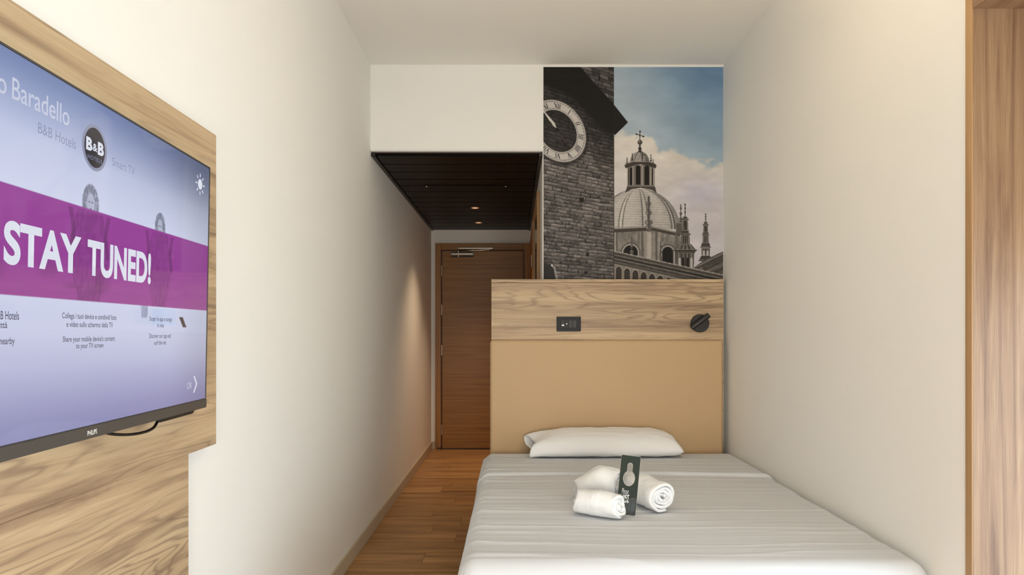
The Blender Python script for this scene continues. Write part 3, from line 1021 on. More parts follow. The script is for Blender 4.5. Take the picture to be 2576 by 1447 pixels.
# ------------------------------------------------------------------ bed, sheet, pillow
bd = thing('bed', (0.56, 3.1, 0), 'low bed against the tan headboard, mattress in a fitted white sheet', 'bed')
box('bed_base', (-0.09, 2.16, 0.10), (1.262, 4.05, 0.29), plain('base_fabric_grey', (120, 112, 104), 0.9), bd, bevel=0.01)
for (fx, fy) in ((-0.04, 2.24), (1.2, 2.24), (-0.04, 3.95), (1.2, 3.95)):
    lathe('leg', (fx, fy, 0), (0, 0, 1), [(0, 0.02), (0.1, 0.028)], BLACKP, bd, seg=16)
bm = bmesh.new()
box_bm(bm, (-0.148, 2.115, 0.291), (1.27, 4.072, 0.522))
bmesh.ops.bevel(bm, geom=bm.edges[:], offset=0.035, segments=5, affect='EDGES', profile=0.5)
bmesh.ops.subdivide_edges(bm, edges=[e for e in bm.edges if e.calc_length() > 0.3], cuts=20, use_grid_fill=True)
o = bm_obj('mattress', bm, LINEN, bd, smooth=True)


def sheet():
    r = 0.055
    xl, xr, yf, yh = -0.118 - 0.0, 1.274 - 0.05, 2.10 + 0.03, 3.965
    a = np.concatenate([np.linspace(-0.36, 0, 46)[:-1], np.linspace(0, xr - xl, 170), (xr - xl) + np.linspace(0.006, 0.13, 20)])
    b = np.concatenate([-np.linspace(0.34, 0.004, 60), np.linspace(0, yh - yf, 380)])
    A, B = np.meshgrid(a + xl, b + yf)
    ox = np.where(A < xl, A - xl, np.where(A > xr, A - xr, 0))
    oy = np.where(B < yf, B - yf, 0)
    o = np.hypot(ox, oy)
    on = np.maximum(o, 1e-6)
    dx, dy = ox / on, oy / on
    # corner pleats: hanging cloth gathers at the foot corners
    ang = np.arctan2(-dy, np.abs(dx) + 1e-9)
    corner = np.sin(np.clip(ang, 0, math.pi / 2) * 2) ** 2 * (o > 0)
    q = math.pi * r / 2
    flare = np.where(dx < 0, 0.10, 0.0) * np.abs(dx) + 0.10 * np.abs(dy)
    h = np.where(o < q, r * np.sin(np.minimum(o, q) / r), r + flare * (o - q))
    d = np.where(o < q, r * (1 - np.cos(np.minimum(o, q) / r)), r + (o - q))
    h = h + corner * sstep(0.02, 0.2, o) * (0.028 * np.sin(ang * 22) + 0.018)
    h = h * np.where(A > xr, np.minimum(1, 0.9), 1)
    bx = np.clip(A, xl, xr) + dx * h
    byy = np.maximum(B, yf) + dy * h
    z = 0.530 - d
    # tension creases running across the bed
    warp = 0.06 * fbm(A * 2.0, B * 1.2, 3) + 0.05 * (A - 0.5) * 0.3
    yy = B + warp
    n1 = fbm(A * 0.9 + 3, yy * 11, 11, 3)
    n2 = fbm(A * 1.6 + 9, yy * 24, 23, 2)
    n3 = fbm(A * 1.2 + 5, yy * 5, 29, 2)
    ridge = 1 - np.abs(2 * n1 - 1)
    ridge2 = 1 - np.abs(2 * n2 - 1)
    top = np.exp(-(o / 0.10) ** 2)
    edge_l = 0.5 + 0.8 * np.exp(-np.abs(A - xl) / 0.25)
    z = z + top * (0.006 * (ridge ** 5 - 0.25) * edge_l + 0.0012 * (ridge2 ** 4) * edge_l + 0.007 * (n3 - 0.5))
    # gentle fall of the side drop
    side = sstep(0.05, 0.2, o) * (dx < -0.5)
    bx = bx - side * 0.010 * (fbm(B * 5, A * 0.8, 41, 3) - 0.4) * 2
    foot = sstep(0.05, 0.2, o) * (dy < -0.5)
    byy = byy - foot * 0.014 * (fbm(A * 6, B * .8, 43, 3) - .5) * 2
    # turned-down band at the head end: a second thickness with a wavy hem
    hem = 3.345 + 0.030 * np.sin(A * 2.3 + 0.6) + 0.02 * (fbm(A * 3, A * 0, 51) - .5) - 0.02 * (A > 1.0) * (A - 1.0)
    t = sstep(-0.004, 0.010, B - hem)
    lip = np.exp(-((B - hem - 0.012) / 0.012) ** 2)
    nx = np.where(o > q * .6, dx, 0)
    z = z + (0.009 * t + 0.006 * lip * (0.5 + fbm(A * 4, A * 0 + 2, 57))) * top
    bx = bx + nx * (0.007 * t)
    wob = (fbm(A * 2.2, B * 16, 61, 3) - .5) * sstep(0.30, 0.0, B - hem) * t
    z = z + 0.006 * wob * top
    # rear edge tucks down on to the fitted sheet
    back = sstep(yh - 0.03, yh, B)
    z = z - back * 0.016 * top
    # never below the mattress, never through the wall
    bx = np.minimum(bx, 1.2785)
    return np.stack([bx, byy, z], -1)


so = grid_mesh('bed_sheet', sheet(), LINEN)
tag(so, 'white top sheet with turned-down band spread over the bed', 'bed sheet')
sm = so.modifiers.new('thick', 'SOLIDIFY')
sm.thickness = 0.004
sm.offset = 1.0


def pillow():
    nu, nv = 110, 72
    u = np.linspace(0, 1, nu)
    V = np.linspace(0, 2 * math.pi, nv)
    x0, x1 = 0.118, 0.930
    P = np.zeros((nu, nv, 3))
    for i, t in enumerate(u):
        x = x0 + (x1 - x0) * t
        e = 1 - (abs(t - 0.54) / 0.46) ** 5 if t > 0.54 else 1 - 0.97 * (max(0, (0.30 - t) / 0.30)) ** 2.2
        e = max(e, 0.0)
        hb_ = 0.150 * (0.80 + 0.20 * e ** 0.5) if t > .54 else 0.150
        hh = 0.068 * (0.40 + 0.60 * e ** 0.5)
        cap = math.sqrt(max(0.0, 1 - (max(0.0, t - .955) / .045) ** 2))
        h0 = hh
        hh = hh * (0.08 + 0.92 * cap)
        cs, sn = np.cos(V), np.sin(V)
        n = 2.6
        yy = np.sign(cs) * np.abs(cs) ** (2 / n) * hb_
        zz = np.sign(sn) * np.abs(sn) ** (2 / 2.3) * hh
        # upper face leans back towards the headboard
        up = (zz + hh) / (2 * hh)
        zz = zz + (yy / hb_) * 0.012 * e
        yy = yy + up * 0.045
        zc = 0.550 + h0
        ear = max(0, (0.13 - t) / 0.13)
        xo = -0.045 * ear * np.abs(yy / hb_) ** 2
        zz = zz + ear * 0.020 * np.clip(yy / hb_, 0, 1) ** 1.5 + ear * 0.010 * np.sin(V * 3)
        yy = yy * (1 - 0.05 * ear)
        wr = 0.003 * (vnoise(np.full(nv, x * 14), yy * 40 + 5, 5) - .5) * 2
        rt = max(0, (t - .86) / .14)
        wr = wr + 0.006 * rt * (vnoise(np.full(nv, x * 30), V * 3, 8) - .5)
        P[i, :, 0] = x + xo + rt * 0.012 * (np.abs(cs) ** 4)
        P[i, :, 1] = 3.873 + yy + 0.012 * (t - .5)
        P[i, :, 2] = np.maximum(zc + zz + wr, 0.550)
    return P


po = grid_mesh('pillow', pillow(), PILLOWC)
tag(po, 'white pillow lying at the head of the bed', 'pillow')
sm = po.modifiers.new('thick', 'SOLIDIFY')
sm.thickness = 0.002
sm.offset = -1.0
bm = bmesh.new()
bm.from_mesh(po.data)
bmesh.ops.remove_doubles(bm, verts=bm.verts, dist=0.0002)
# close the right-hand end
ends = [e for e in bm.edges if e.is_boundary and all(v.co.x > 0.7 for v in e.verts)]
bmesh.ops.holes_fill(bm, edges=ends)
bmesh.ops.recalc_face_normals(bm, faces=bm.faces)
for f in bm.faces:
    f.smooth = True
bm.to_mesh(po.data)
bm.free()


# ------------------------------------------------------------------ towels
def towel_roll(name, p0, p1, R, label, taper=0.0, thick=0.0135, flat=0.86, seed=1, z0=0.541, flap_ang=3.6, bulge=0.06):
    """terry towel rolled up: a real spiral of cloth swept along the roll's axis"""
    p0, p1 = np.array(p0, float), np.array(p1, float)
    L = np.hypot(*(p1 - p0))
    ax = (p1 - p0) / L
    side = np.array([ax[1], -ax[0]])
    turns = (R - thick * 0.7) / (thick * 1.06)
    nA = int(turns * 40)
    th = np.linspace(0, turns * 2 * math.pi, nA)
    r = R - (R - thick * 0.9) * (th / th[-1]) ** 1.0
    r = R - thick / 2 - np.minimum(th / (2 * math.pi) * thick * 1.06, R - thick * 0.7)
    ang = flap_ang + th
    nl = 56
    ss = np.linspace(0, 1, nl)
    rows = []
    rs = np.random.RandomState(seed)
    for s_ in ss:
        e = min(s_, 1 - s_) * L
        endr = math.sqrt(max(0.0, 1 - (1 - min(1, e / 0.010)) ** 2))    # soft hem
        bl = (1 + bulge * math.sin(math.pi * s_) + 0.025 * math.sin(s_ * 9 + seed)) * (1 - taper * (1 - min(1, s_ / 0.55)) ** 1.6)
        t2 = thick * 0.5 * (0.35 + 0.65 * endr)
        ro, ri = r + t2, r - t2
        prof = np.concatenate([ro, ri[::-1]])
        aa = np.concatenate([ang, ang[::-1]])
        tt = np.concatenate([th, th[::-1]])
        nz = (vnoise(aa * 2.2 + seed, np.full(aa.shape, s_ * L * 26), seed) - .5) * 0.006 + (vnoise(aa * 14, np.full(aa.shape, s_ * L * 190), seed + 3) - .5) * 0.0022
        rad = prof * bl + nz
        X2 = rad * np.cos(aa)
        Z2 = rad * np.sin(aa) * flat
        off = (s_ - .5) * L + (0.010 * np.sin(tt * 0.9 + seed) + 0.006 * np.sin(tt * 2.3)) * (2 * s_ - 1) * (abs(2 * s_ - 1) ** 3)
        w = np.zeros((len(aa), 3))
        mid = (p0 + p1) / 2
        w[:, 0] = mid[0] + ax[0] * off + side[0] * X2
        w[:, 1] = mid[1] + ax[1] * off + side[1] * X2
        zc = z0 + R * flat * 0.93 * bl
        w[:, 2] = np.maximum(zc + Z2, z0 + 0.0006 * vnoise(aa * 9, aa * 0 + s_ * 30, 4))
        rows.append(w)
    P = np.stack(rows)
    n, m = P.shape[:2]
    verts = P.reshape(-1, 3)
    faces = []
    for i in range(n - 1):
        for k_ in range(m):
            k2 = (k_ + 1) % m
            faces.append((i * m + k_, i * m + k2, (i + 1) * m + k2, (i + 1) * m + k_))
    hn = m // 2
    for i in (0, n - 1):
        for k_ in range(hn - 1):
            f = (i * m + k_, i * m + k_ + 1, i * m + m - 2 - k_, i * m + m - 1 - k_)
            faces.append(f if i else f[::-1])
    o = mesh_obj(name, verts, faces, TERRY, None, True)
    bm = bmesh.new()
    bm.from_mesh(o.data)
    bmesh.ops.recalc_face_normals(bm, faces=bm.faces)
    bm.to_mesh(o.data)
    bm.free()
    tag(o, label, 'towel', 'rolled towels on the bed')
    return o


towel_roll('rolled_towel', (0.262, 2.862), (0.425, 2.822), 0.077, 'tall white towel roll at the back, left of the door hanger', 0.42, seed=2, flat=0.95, flap_ang=2.2)
towel_roll('rolled_towel', (0.500, 2.860), (0.580, 2.655), 0.066, 'large white towel roll to the right of the door hanger', 0.0, seed=5, flat=0.93, flap_ang=4.4)
towel_roll('rolled_towel', (0.245, 2.665), (0.400, 2.570), 0.053, 'small white towel roll in front, left of the door hanger', 0.0, seed=9, flat=0.93, flap_ang=4.7)


# ------------------------------------------------------------------ text helpers
def curve_mesh(cu):
    o = bpy.data.objects.new('tmp', cu)
    COL.objects.link(o)
    dg = bpy.context.evaluated_depsgraph_get()
    me = bpy.data.meshes.new_from_object(o.evaluated_get(dg))
    bpy.data.objects.remove(o)
    bpy.data.curves.remove(cu)
    return me


def text_mesh(body, size=1.0, bold=0.0, res=4, shear=0.0, space=1.0):
    cu = bpy.data.curves.new('text', 'FONT')
    cu.body = body
    cu.size = size
    cu.offset = bold
    cu.resolution_u = res * 2
    cu.shear = shear
    cu.space_character = space
    cu.fill_mode = 'BOTH'
    return curve_mesh(cu)


def place_text(name, body, ul, ur, v0, v1, org, er, eu, en, mat, parent, bold=0.0, lift=0.0006, shear=0.0, space=1.0):
    """fit a line of lettering into the box ul..ur, v0..v1 on a plane"""
    me = text_mesh(body, 1.0, bold, shear=shear, space=space)
    co = np.empty(len(me.vertices) * 3)
    me.vertices.foreach_get('co', co)
    co = co.reshape(-1, 3)
    mn, mx_ = co.min(0), co.max(0)
    u = ul + (co[:, 0] - mn[0]) / (mx_[0] - mn[0]) * (ur - ul)
    v = v0 + (co[:, 1] - mn[1]) / (mx_[1] - mn[1]) * (v1 - v0)
    p = np.array(org) + np.outer(u, er) + np.outer(v, eu) + np.array(en) * lift
    me.vertices.foreach_set('co', p.reshape(-1))
    me.update()
    return finish(name, me, mat, parent)


def shape2d(name, loops, org, er, eu, en, mat, parent, lift=0.0006, thick=0.0):
    cu = bpy.data.curves.new('shape', 'CURVE')
    cu.dimensions = '2D'
    cu.fill_mode = 'BOTH'
    cu.extrude = thick / 2
    for lp in loops:
        s_ = cu.splines.new('POLY')
        s_.points.add(len(lp) - 1)
        for p, (a, b_) in zip(s_.points, lp):
            p.co = (a, b_, 0, 1)
        s_.use_cyclic_u = True
    me = curve_mesh(cu)
    co = np.empty(len(me.vertices) * 3)
    me.vertices.foreach_get('co', co)
    co = co.reshape(-1, 3)
    p = np.array(org) + np.outer(co[:, 0], er) + np.outer(co[:, 1], eu) + np.outer(co[:, 2] + lift, en)
    me.vertices.foreach_set('co', p.reshape(-1))
    me.update()
    return finish(name, me, mat, parent)


# ------------------------------------------------------------------ door hanger card standing between the towels
hg = thing('door_hanger', (0.425, 2.64, 0.54), 'dark green do-not-disturb door hanger propped between the towels', 'door hanger')
lean = math.radians(4)
roll = math.radians(-5.6)
yaw = math.radians(8)
e_r = np.array([math.cos(roll) * math.cos(yaw), math.cos(roll) * math.sin(yaw) * -1, math.sin(roll)])
e_u0 = np.array([-math.sin(roll), math.sin(lean), math.cos(roll)])
e_u = e_u0 - e_r * e_u0.dot(e_r)
e_u /= np.linalg.norm(e_u)
e_r /= np.linalg.norm(e_r)
e_n = np.cross(e_r, e_u)
HO = np.array([0.3930, 2.640, 0.5410])
CW, CH = 0.0735, 0.226


def rrect(w, h, r, n=6):
    pts = []
    for cx_, cy_, a0 in ((w - r, h - r, 0), (r, h - r, 90), (r, r, 180), (w - r, r, 270)):
        for k_ in range(n + 1):
            a = math.radians(a0 + 90 * k_ / n)
            pts.append((cx_ + r * math.cos(a), cy_ + r * math.sin(a)))
    return pts


def keyhole(cx_, cy_, rx_, ry_, nw, top):
    pts = []
    a_n = math.asin(nw / rx_)
    for k_ in range(41):
        a = math.pi / 2 - a_n - (2 * math.pi - 2 * a_n) * k_ / 40
        pts.append((cx_ + rx_ * math.cos(a), cy_ + ry_ * math.sin(a)))
    for k_ in range(13):
        a = math.pi - math.pi * k_ / 12
        pts.append((cx_ + nw * math.cos(a), top - nw + nw * math.sin(a)))
    return pts


kh = keyhole(CW / 2, 0.139, 0.0225, 0.0295, 0.0105, 0.199)
shape2d('card', [rrect(CW, CH, 0.005), kh], HO, e_r, e_u, e_n, CARD, hg, lift=0, thick=0.0012)
shape2d('card_core', [[(CW / 2 + (p[0] - CW / 2) * 1.016, CH / 2 + (p[1] - CH / 2) * 1.006) for p in rrect(CW, CH, 0.005)],
                      [(CW / 2 + (p[0] - CW / 2) * 0.95, 0.15 + (p[1] - 0.15) * 0.97) for p in kh]], HO, e_r, e_u, e_n, PAPERW, hg, lift=-0.0011, thick=0.0008)
L0 = 0.0008
shape2d('printed_band', [[(0.002, 0.002), (CW - 0.002, 0.002), (CW - 0.002, 0.062), (CW - 0.012, 0.070), (CW * .5, 0.058), (0.002, 0.066)]], HO, e_r, e_u, e_n, CARDB, hg, lift=L0)
for (a, b_, h2) in ((0.047, 0.006, 0.045), (0.057, 0.004, 0.052), (0.036, 0.004, 0.036), (0.064, 0.012, 0.038)):
    shape2d('printed_leaf', [[(a, b_), (a + 0.004, b_ + h2 * .4), (a + 0.003, b_ + h2 * .8), (a + 0.006, b_ + h2), (a - 0.001, b_ + h2 * .75), (a - 0.003, b_ + h2 * .35)]], HO, e_r, e_u, e_n, CARDG, hg, lift=L0 + 0.0003)
TL = L0 + 0.0006
place_text('lettering', 'Please', 0.014, 0.040, 0.079, 0.099, HO, e_r, e_u, e_n, CARDW, hg, bold=-0.012, lift=TL, shear=0.15)
place_text('lettering', 'DO', 0.003, 0.019, 0.0665, 0.077, HO, e_r, e_u, e_n, CARDW, hg, bold=-0.02, lift=TL)
place_text('lettering', 'NOT', 0.0215, 0.044, 0.0625, 0.0765, HO, e_r, e_u, e_n, CARDW, hg, bold=0.035, lift=TL)
shape2d('underline', [[(0.0205, 0.0595), (0.044, 0.0595), (0.044, 0.0607), (0.0205, 0.0607)]], HO, e_r, e_u, e_n, CARDW, hg, lift=TL)
place_text('lettering', 'disturb', 0.007, 0.0435, 0.045, 0.0565, HO, e_r, e_u, e_n, CARDW, hg, bold=0.03, lift=TL)

# ------------------------------------------------------------------ wood panels behind the television
up_ = thing('wall_panel', (XL, 1.2, 0.921), 'pale wood laminate panel on the left wall behind the television', 'wall panel')
XP = -0.855
box('board', (XL + 0.0005, 0.30, 0.921), (XP, 1.958, 1.806), WOOD_TV, up_, bevel=0.001, seg=1)
lp = thing('desk_panel', (XL, 1.0, 0.0), 'wood laminate panel reaching the floor below the television panel', 'wall panel')
box('board', (XL + 0.0005, 0.30, 0.002), (XP - 0.0015, 1.795, 0.9207), WOOD_TV, lp, bevel=0.001, seg=1)

# ------------------------------------------------------------------ television
BR = np.array([-0.8114, 1.793, 1.24 - 0.1932])
er = np.array([-0.04535328, 0.99897101, 0.0])
eu = np.array([0.018153, 0.000824146, 0.999834881])
en = np.array([0.99880606, 0.0453458, -0.0181717])
TW, TH = 1.094, 0.627
tv = thing('television', tuple(BR + er * (-TW / 2)), 'large flat wall television showing a purple STAY TUNED banner', 'television')


def tvbox(name, u0, u1, v0, v1, n0, n1, mat, bevel=0.0, parent=None):
    bm = bmesh.new()
    box_bm(bm, (u0, v0, n0), (u1, v1, n1))
    if bevel:
        bmesh.ops.bevel(bm, geom=bm.edges[:], offset=bevel, segments=2, affect='EDGES')
    for v in bm.verts:
        v.co = Vector(BR + er * v.co.x + eu * v.co.y + en * v.co.z)
    return bm_obj(name, bm, mat, parent or tv)


tvbox('housing', -TW, 0.0, 0.002, TH, -0.022, -0.0012, TVBLACK, 0.002)
tvbox('rear_housing', -TW + 0.1, -0.045, 0.004, 0.40, -0.036, -0.0225, TVBLACK, 0.004)
tvbox('connector_box', -0.215, -0.035, -0.015, 0.012, -0.030, -0.0135, TVBLACK, 0.003)
tvbox('bottom_bezel', -TW, 0.001, -0.003, 0.021, -0.012, 0.003, BEZEL, 0.0015)
tvbox('side_bezel', -0.0035, 0.0005, 0.0215, TH, -0.012, 0.0012, BEZEL)
tvbox('side_bezel', -TW, -TW + 0.0035, 0.0215, TH, -0.012, 0.0012, BEZEL)
tvbox('top_bezel', -TW + 0.004, -0.004, TH - 0.0035, TH, -0.012, 0.0012, BEZEL)
tvbox('wall_bracket', -0.75, -0.35, 0.15, 0.45, -0.046, -0.0365, TVBLACK)


def draw_screen():
    c = Canvas(-546, -304, -4, -8, 2)          # units of 2 mm; y runs down from the top edge
    X, Y = c.X * 2 / 1000.0, -c.Y * 2 / 1000.0   # metres: X = u, Y = v from the lower edge
    Y = (c.Y + 304) * 2 / 1000.0                 # 0 at top
    v = 0.616 - Y
    g = np.interp(v, [0.02, 0.05, 0.09, 0.14, 0.20, 0.25, 0.42, 0.50, 0.56, 0.60, 0.62], [0, 0.12, 0.36, 0.68, 0.92, 0.98, 1.0, 0.84, 0.42, 0.10, 0])
    tl = np.array([116, 130, 172])
    lo = np.array([134, 134, 178])
    hi = np.array([202, 208, 232])
    darkc = np.where((v > 0.3)[..., None], tl, lo)
    im = darkc * (1 - g[..., None]) + hi * g[..., None]
    corner = np.exp(-(((X + 0.06) / 0.28) ** 2 + ((v - 0.60) / 0.11) ** 2))
    im = im * (1 - 0.22 * corner[..., None])
    im = im * (1 - 0.10 * sstep(-0.25, -0.01, X))[..., None]
    c.im = im

    def inb(x, w):
        return np.exp(-(x / w) ** 2)

    # two pencil-drawn standing figures
    def figure(u0, vt, s):
        du, dv = (X - u0) / s, (vt - v) / s
        hair = ((du / 0.034) ** 2 + ((dv - 0.040) / 0.042) ** 2 < 1)
        face = ((du / 0.017) ** 2 + ((dv - 0.046) / 0.026) ** 2 < 1)
        locks = (np.abs(du) < 0.036) & (dv > 0.03) & (dv < 0.085) & ~((np.abs(du) < 0.016))
        st = 0.45 + 0.55 * (fbm(X * 900 / s, v * 160, 7, 2) > .45)
        c.put((hair | locks) * st * 0.75, (84, 88, 104))
        c.put(face * 0.85, (178, 184, 206))
        for ex in (-0.007, 0.007):
            c.put((((du - ex) / 0.004) ** 2 + ((dv - 0.043) / 0.002) ** 2 < 1) * .8, (70, 72, 88))
        c.put((((du) / 0.005) ** 2 + ((dv - 0.060) / 0.002) ** 2 < 1) * .7, (96, 92, 110))

    figure(-0.541, 0.460, 0.72)
    figure(-0.272, 0.455, 0.66)
    # banner
    band = ((v < 0.416) & (v > 0.250)) * 1.0
    bc = np.stack([146 + 0 * v, 60 + 0 * v, 146 + 0 * v], -1)
    fade = sstep(0.33, 0.25, v)
    bc = bc + fade[..., None] * np.array([6, 14, 0])
    bc = bc * (1 - 0.06 * sstep(-.3, 0, X))[..., None]
    for u0, w in ((-0.541, 0.062), (-0.272, 0.056)):
        body = (np.abs(X - u0) < w * (0.55 + 0.45 * np.sin(np.clip((0.42 - v) / 0.16, 0, 1) * 3.1))) & (v < 0.412)
        st = (fbm(X * 160, v * 60, 17, 3) > .5)
        bc = bc * (1 - 0.07 * body - 0.06 * (body & st))[..., None]
        arm = (np.abs(np.abs(X - u0) - 0.05 - 0.25 * np.abs(v - 0.37)) < 0.006) & (v > .33) & (v < .41)
        bc = bc * (1 - 0.16 * arm)[..., None]
    for (u0, v0, a_, b_) in ((-0.60, 0.275, 0.022, 0.006), (-0.66, 0.30, 0.028, 0.016), (-0.50, 0.285, 0.03, 0.02), (-0.80, 0.29, 0.04, 0.02)):
        bc = bc * (1 - 0.09 * np.exp(-(((X - u0) / a_) ** 2 + ((v - v0) / b_) ** 2) ** 2) * (0.5 + fbm(X * 120, v * 120, 3, 2)))[..., None]
    c.put(band, bc)
    # striped popcorn tub and little tablet picture under the banner
    tub = (np.abs(X + 0.337) < 0.013 + (v - 0.225) * 0.08) & (v < 0.250) & (v > 0.225)
    c.put((tub & (np.sin((X + 0.337) * 1100) > 0)) * .8, (92, 94, 116))
    c.put(((np.abs(X + 0.245) < .055) & (np.abs(v - .228) < .018)) * .35, (172, 196, 230))
    c.put((((X + 0.151) / 0.020) ** 2 + ((v - 0.212) / 0.016) ** 2 < 1) * .8, (196, 200, 222))
    c.put((np.abs((X + 0.148) + (v - .217) * 1.1) < 0.009) & (np.abs(v - .217) < .013), (70, 62, 64)) if False else None
    dk = ((np.abs((X + 0.148) + (v - .217) * 0.9) < 0.010) & (np.abs(v - .218) < .012)) * 1.0
    c.put(dk, (74, 64, 64))
    return c.small()


simg = draw_screen()
sh_, sw_ = simg.shape[:2]
us = np.linspace(-1.0905, -0.0040, sw_)
vs = np.linspace(TH - 0.0042, 0.0215, sh_)
P = BR + us[None, :, None] * er + vs[:, None, None] * eu + 0.0 * en
scr = grid_mesh('screen', P[::-1], SCREEN, tv, lin_arr(simg[::-1]), smooth=False)
tag(scr, 'lit screen with pale blue picture and purple banner')
A5 = (BR, er, eu, en)


def tvt(s_, ul, ur, v0, v1, mat, bold=0.0, lift=0.0004, space=1.0):
    return place_text('lettering', s_, ul, ur, v0, v1, *A5, mat, scr, bold, lift, space=space)


tvt('STAY', -0.764, -0.566, 0.297, 0.365, INK_WHITE, 0.035)
tvt('TUNED!', -0.546, -0.308, 0.298, 0.365, INK_WHITE, 0.035)
tvt('Castello', -0.890, -0.7645, 0.551, 0.584, INK_SOFT, 0.0)
tvt('Baradello', -0.752, -0.608, 0.551, 0.584, INK_SOFT, 0.0)
tvt('B&B Hotels', -0.690, -0.588, 0.517, 0.534, INK_FAINT, -0.006)
tvt('Smart TV', -0.470, -0.384, 0.518, 0.534, INK_FAINT, -0.006)


def disc(cu_, cv_, ru, rv, n=48):
    return [(cu_ + ru * math.cos(2 * math.pi * k_ / n), cv_ + rv * math.sin(2 * math.pi * k_ / n)) for k_ in range(n)]


lg = shape2d('logo_disc', [disc(-0.529, 0.5355, 0.0405, 0.0425)], *A5, INK_RING, scr, lift=0.0003)
shape2d('logo_disc', [disc(-0.529, 0.5355, 0.0335, 0.0365)], *A5, INK_LOGO, scr, lift=0.0005)
tvt('B', -0.5575, -0.538, 0.526, 0.550, INK_WHITE, 0.05, 0.0008)
tvt('B', -0.520, -0.500, 0.526, 0.550, INK_WHITE, 0.05, 0.0008)
tvt('&', -0.5365, -0.5215, 0.529, 0.543, INK_WHITE, 0.02, 0.0008)
tvt('HOTELS', -0.552, -0.506, 0.5115, 0.519, INK_FAINT, 0.0, 0.0008, space=1.2)
tvt("Collega i tuoi device e condividi foto", -0.618, -0.444, 0.215, 0.228, INK_GREY, 0.012)
tvt("e video sullo schermo della TV", -0.605, -0.456, 0.203, 0.213, INK_GREY, 0.012)
tvt("Share your mobile device's content", -0.615, -0.448, 0.174, 0.187, INK_GREY, 0.012)
tvt("to your TV screen", -0.576, -0.488, 0.162, 0.174, INK_GREY, 0.012)
tvt("Scopri le app e naviga", -0.310, -0.203, 0.216, 0.229, INK_GREY, 0.012)
tvt("in rete", -0.274, -0.243, 0.205, 0.214, INK_GREY, 0.012)
tvt("Discover our app and", -0.310, -0.207, 0.178, 0.191, INK_GREY, 0.012)
tvt("surf the net", -0.287, -0.230, 0.166, 0.176, INK_GREY, 0.012)
tvt("&B Hotels", -0.776, -0.727, 0.213, 0.226, INK_GREY, 0.012)
tvt("città", -0.777, -0.753, 0.200, 0.2095, INK_GREY, 0.012)
tvt("nearby", -0.769, -0.736, 0.172, 0.186, INK_GREY, 0.012)
tvt("OK", -0.114, -0.087, 0.054, 0.070, INK_SOFT, -0.008)
shape2d('arrow', [[(-0.078, 0.042), (-0.072, 0.042), (-0.056, 0.063), (-0.072, 0.084), (-0.078, 0.084), (-0.063, 0.063)]], *A5, INK_WHITE, scr, lift=0.0005)
shape2d('sun_icon', [disc(-0.060, 0.570, 0.013, 0.013, 24)], *A5, INK_WHITE, scr, lift=0.0005)
for k_ in range(8):
    a = k_ * math.pi / 4
    ca, sa = math.cos(a), math.sin(a)
    q_ = [(-0.060 + ca * r_ - sa * w, 0.570 + sa * r_ + ca * w) for r_, w in ((0.018, -0.0018), (0.027, -0.0018), (0.027, 0.0018), (0.018, 0.0018))]
    shape2d('sun_ray', [q_], *A5, INK_WHITE, scr, lift=0.0005)
tvt("8°C", -0.072, -0.050, 0.526, 0.537, INK_FAINT, 0.0)
place_text('brand_lettering', 'PHILIPS', -0.541, -0.510, 0.0035, 0.0125, *A5, WHITEP, tv, 0.02, 0.0032)
# cable hanging out under the television
cb = []
for u_, v_, n_ in ((-0.20, -0.010, -0.028), (-0.222, -0.017, -0.022), (-0.25, -0.023, -0.016), (-0.29, -0.025, -0.012), (-0.34, -0.023, -0.012), (-0.39, -0.017, -0.014), (-0.43, -0.008, -0.020), (-0.48, 0.01, -0.026)):
    cb.append(BR + er * u_ + eu * v_ + en * n_)
sm_pts = []
for i in range(len(cb) - 1):
    p0_, p1_, p2_, p3_ = cb[max(i - 1, 0)], cb[i], cb[i + 1], cb[min(i + 2, len(cb) - 1)]
    for t_ in np.linspace(0, 1, 7)[:-1]:
        sm_pts.append(0.5 * ((2 * p1_) + (-p0_ + p2_) * t_ + (2 * p0_ - 5 * p1_ + 4 * p2_ - p3_) * t_ ** 2 + (-p0_ + 3 * p1_ - 3 * p2_ + p3_) * t_ ** 3))
tube('cable', sm_pts, 0.0032, TVBLACK, tv)

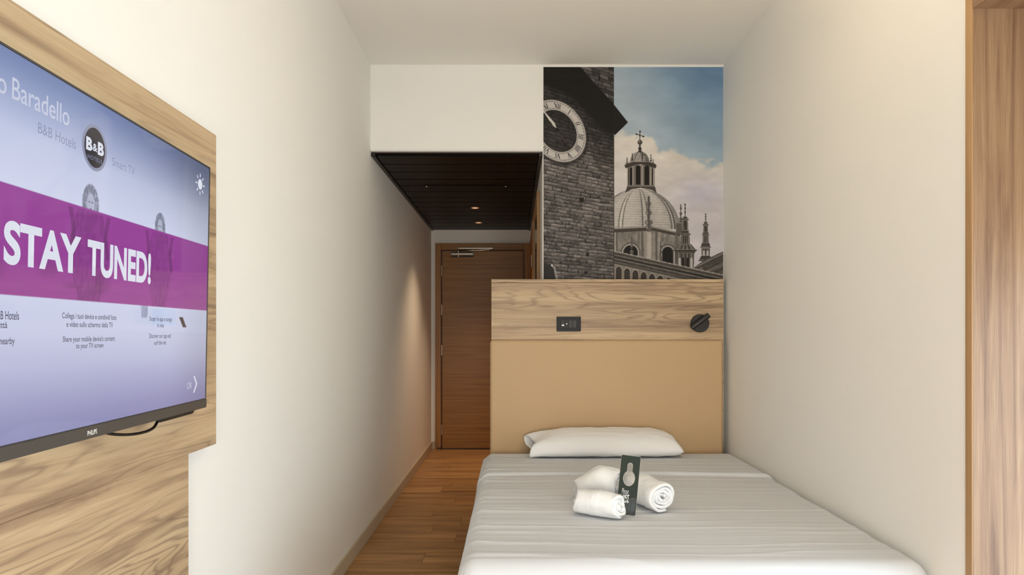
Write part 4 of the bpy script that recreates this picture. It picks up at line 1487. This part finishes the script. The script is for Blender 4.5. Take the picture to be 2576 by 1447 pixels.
# ------------------------------------------------------------------ wood-lined window bay in the right-hand wall
wr = thing('window_1', (XR + 0.2, (WY0 + WY1) / 2, 0), 'wood lined window bay in the right wall, at the right edge of the picture', 'window', kind='structure')
xa, xb = XR - 0.001, XR + 0.36
box('reveal_panel', (xa + 0.001, WY1 - 0.029, 0.0), (xb, WY1 - 0.001, WZ1 - 0.001), WOOD_WR, wr, bevel=0.0008, seg=1)
box('edge_band', (xa - 0.0015, WY1 - 0.029, 0.0), (xa + 0.0005, WY1 - 0.001, WZ1 - 0.001), EDGE_W, wr)
box('head_panel', (xa, WY0 + 0.03, 2.149), (xb, WY1 - 0.030, WZ1 - 0.001), WOOD_WRT, wr, bevel=0.0008, seg=1)
box('reveal_panel', (xa, WY0 + 0.001, 0.0), (xb, WY0 + 0.029, WZ1 - 0.001), WOOD_WR, wr, bevel=0.0008, seg=1)
box('sill', (xa, WY0 + 0.03, 0.0), (xb, WY1 - 0.030, 0.05), WOOD_WRT, wr)
fx0, fx1 = xb - 0.07, xb - 0.01
ya, yb, za, zb2 = WY0 + 0.03, WY1 - 0.030, 0.05, 2.149
ym = (ya + yb) / 2
box('frame', (fx0, ya, za), (fx1, ya + 0.06, zb2), WHITEP, wr)
box('frame', (fx0, yb - 0.06, za), (fx1, yb, zb2), WHITEP, wr)
box('frame', (fx0, ya + 0.06, za), (fx1, yb - 0.06, za + 0.06), WHITEP, wr)
box('frame', (fx0, ya + 0.06, zb2 - 0.06), (fx1, yb - 0.06, zb2), WHITEP, wr)
box('mullion', (fx0, ym - 0.035, za + 0.06), (fx1, ym + 0.035, zb2 - 0.06), WHITEP, wr)
box('pane', (fx0 + 0.027, ya + 0.06, za + 0.06), (fx0 + 0.033, ym - 0.035, zb2 - 0.06), GLASS, wr)
box('pane', (fx0 + 0.027, ym + 0.035, za + 0.06), (fx0 + 0.033, yb - 0.06, zb2 - 0.06), GLASS, wr)
box('added_blind', (fx0 - 0.012, ya + 0.01, 1.42), (fx0 - 0.008, yb - 0.01, zb2 - 0.02), plain('added_blind_white', (232, 228, 218), 0.9), wr)  # unseen blind, added to keep the bay's daylight low
tube('added_blind_roller', [(fx0 - 0.03, ya + 0.01, zb2 - 0.028), (fx0 - 0.03, yb - 0.01, zb2 - 0.028)], 0.02, WHITEP, wr, seg=16)  # roller of the added blind
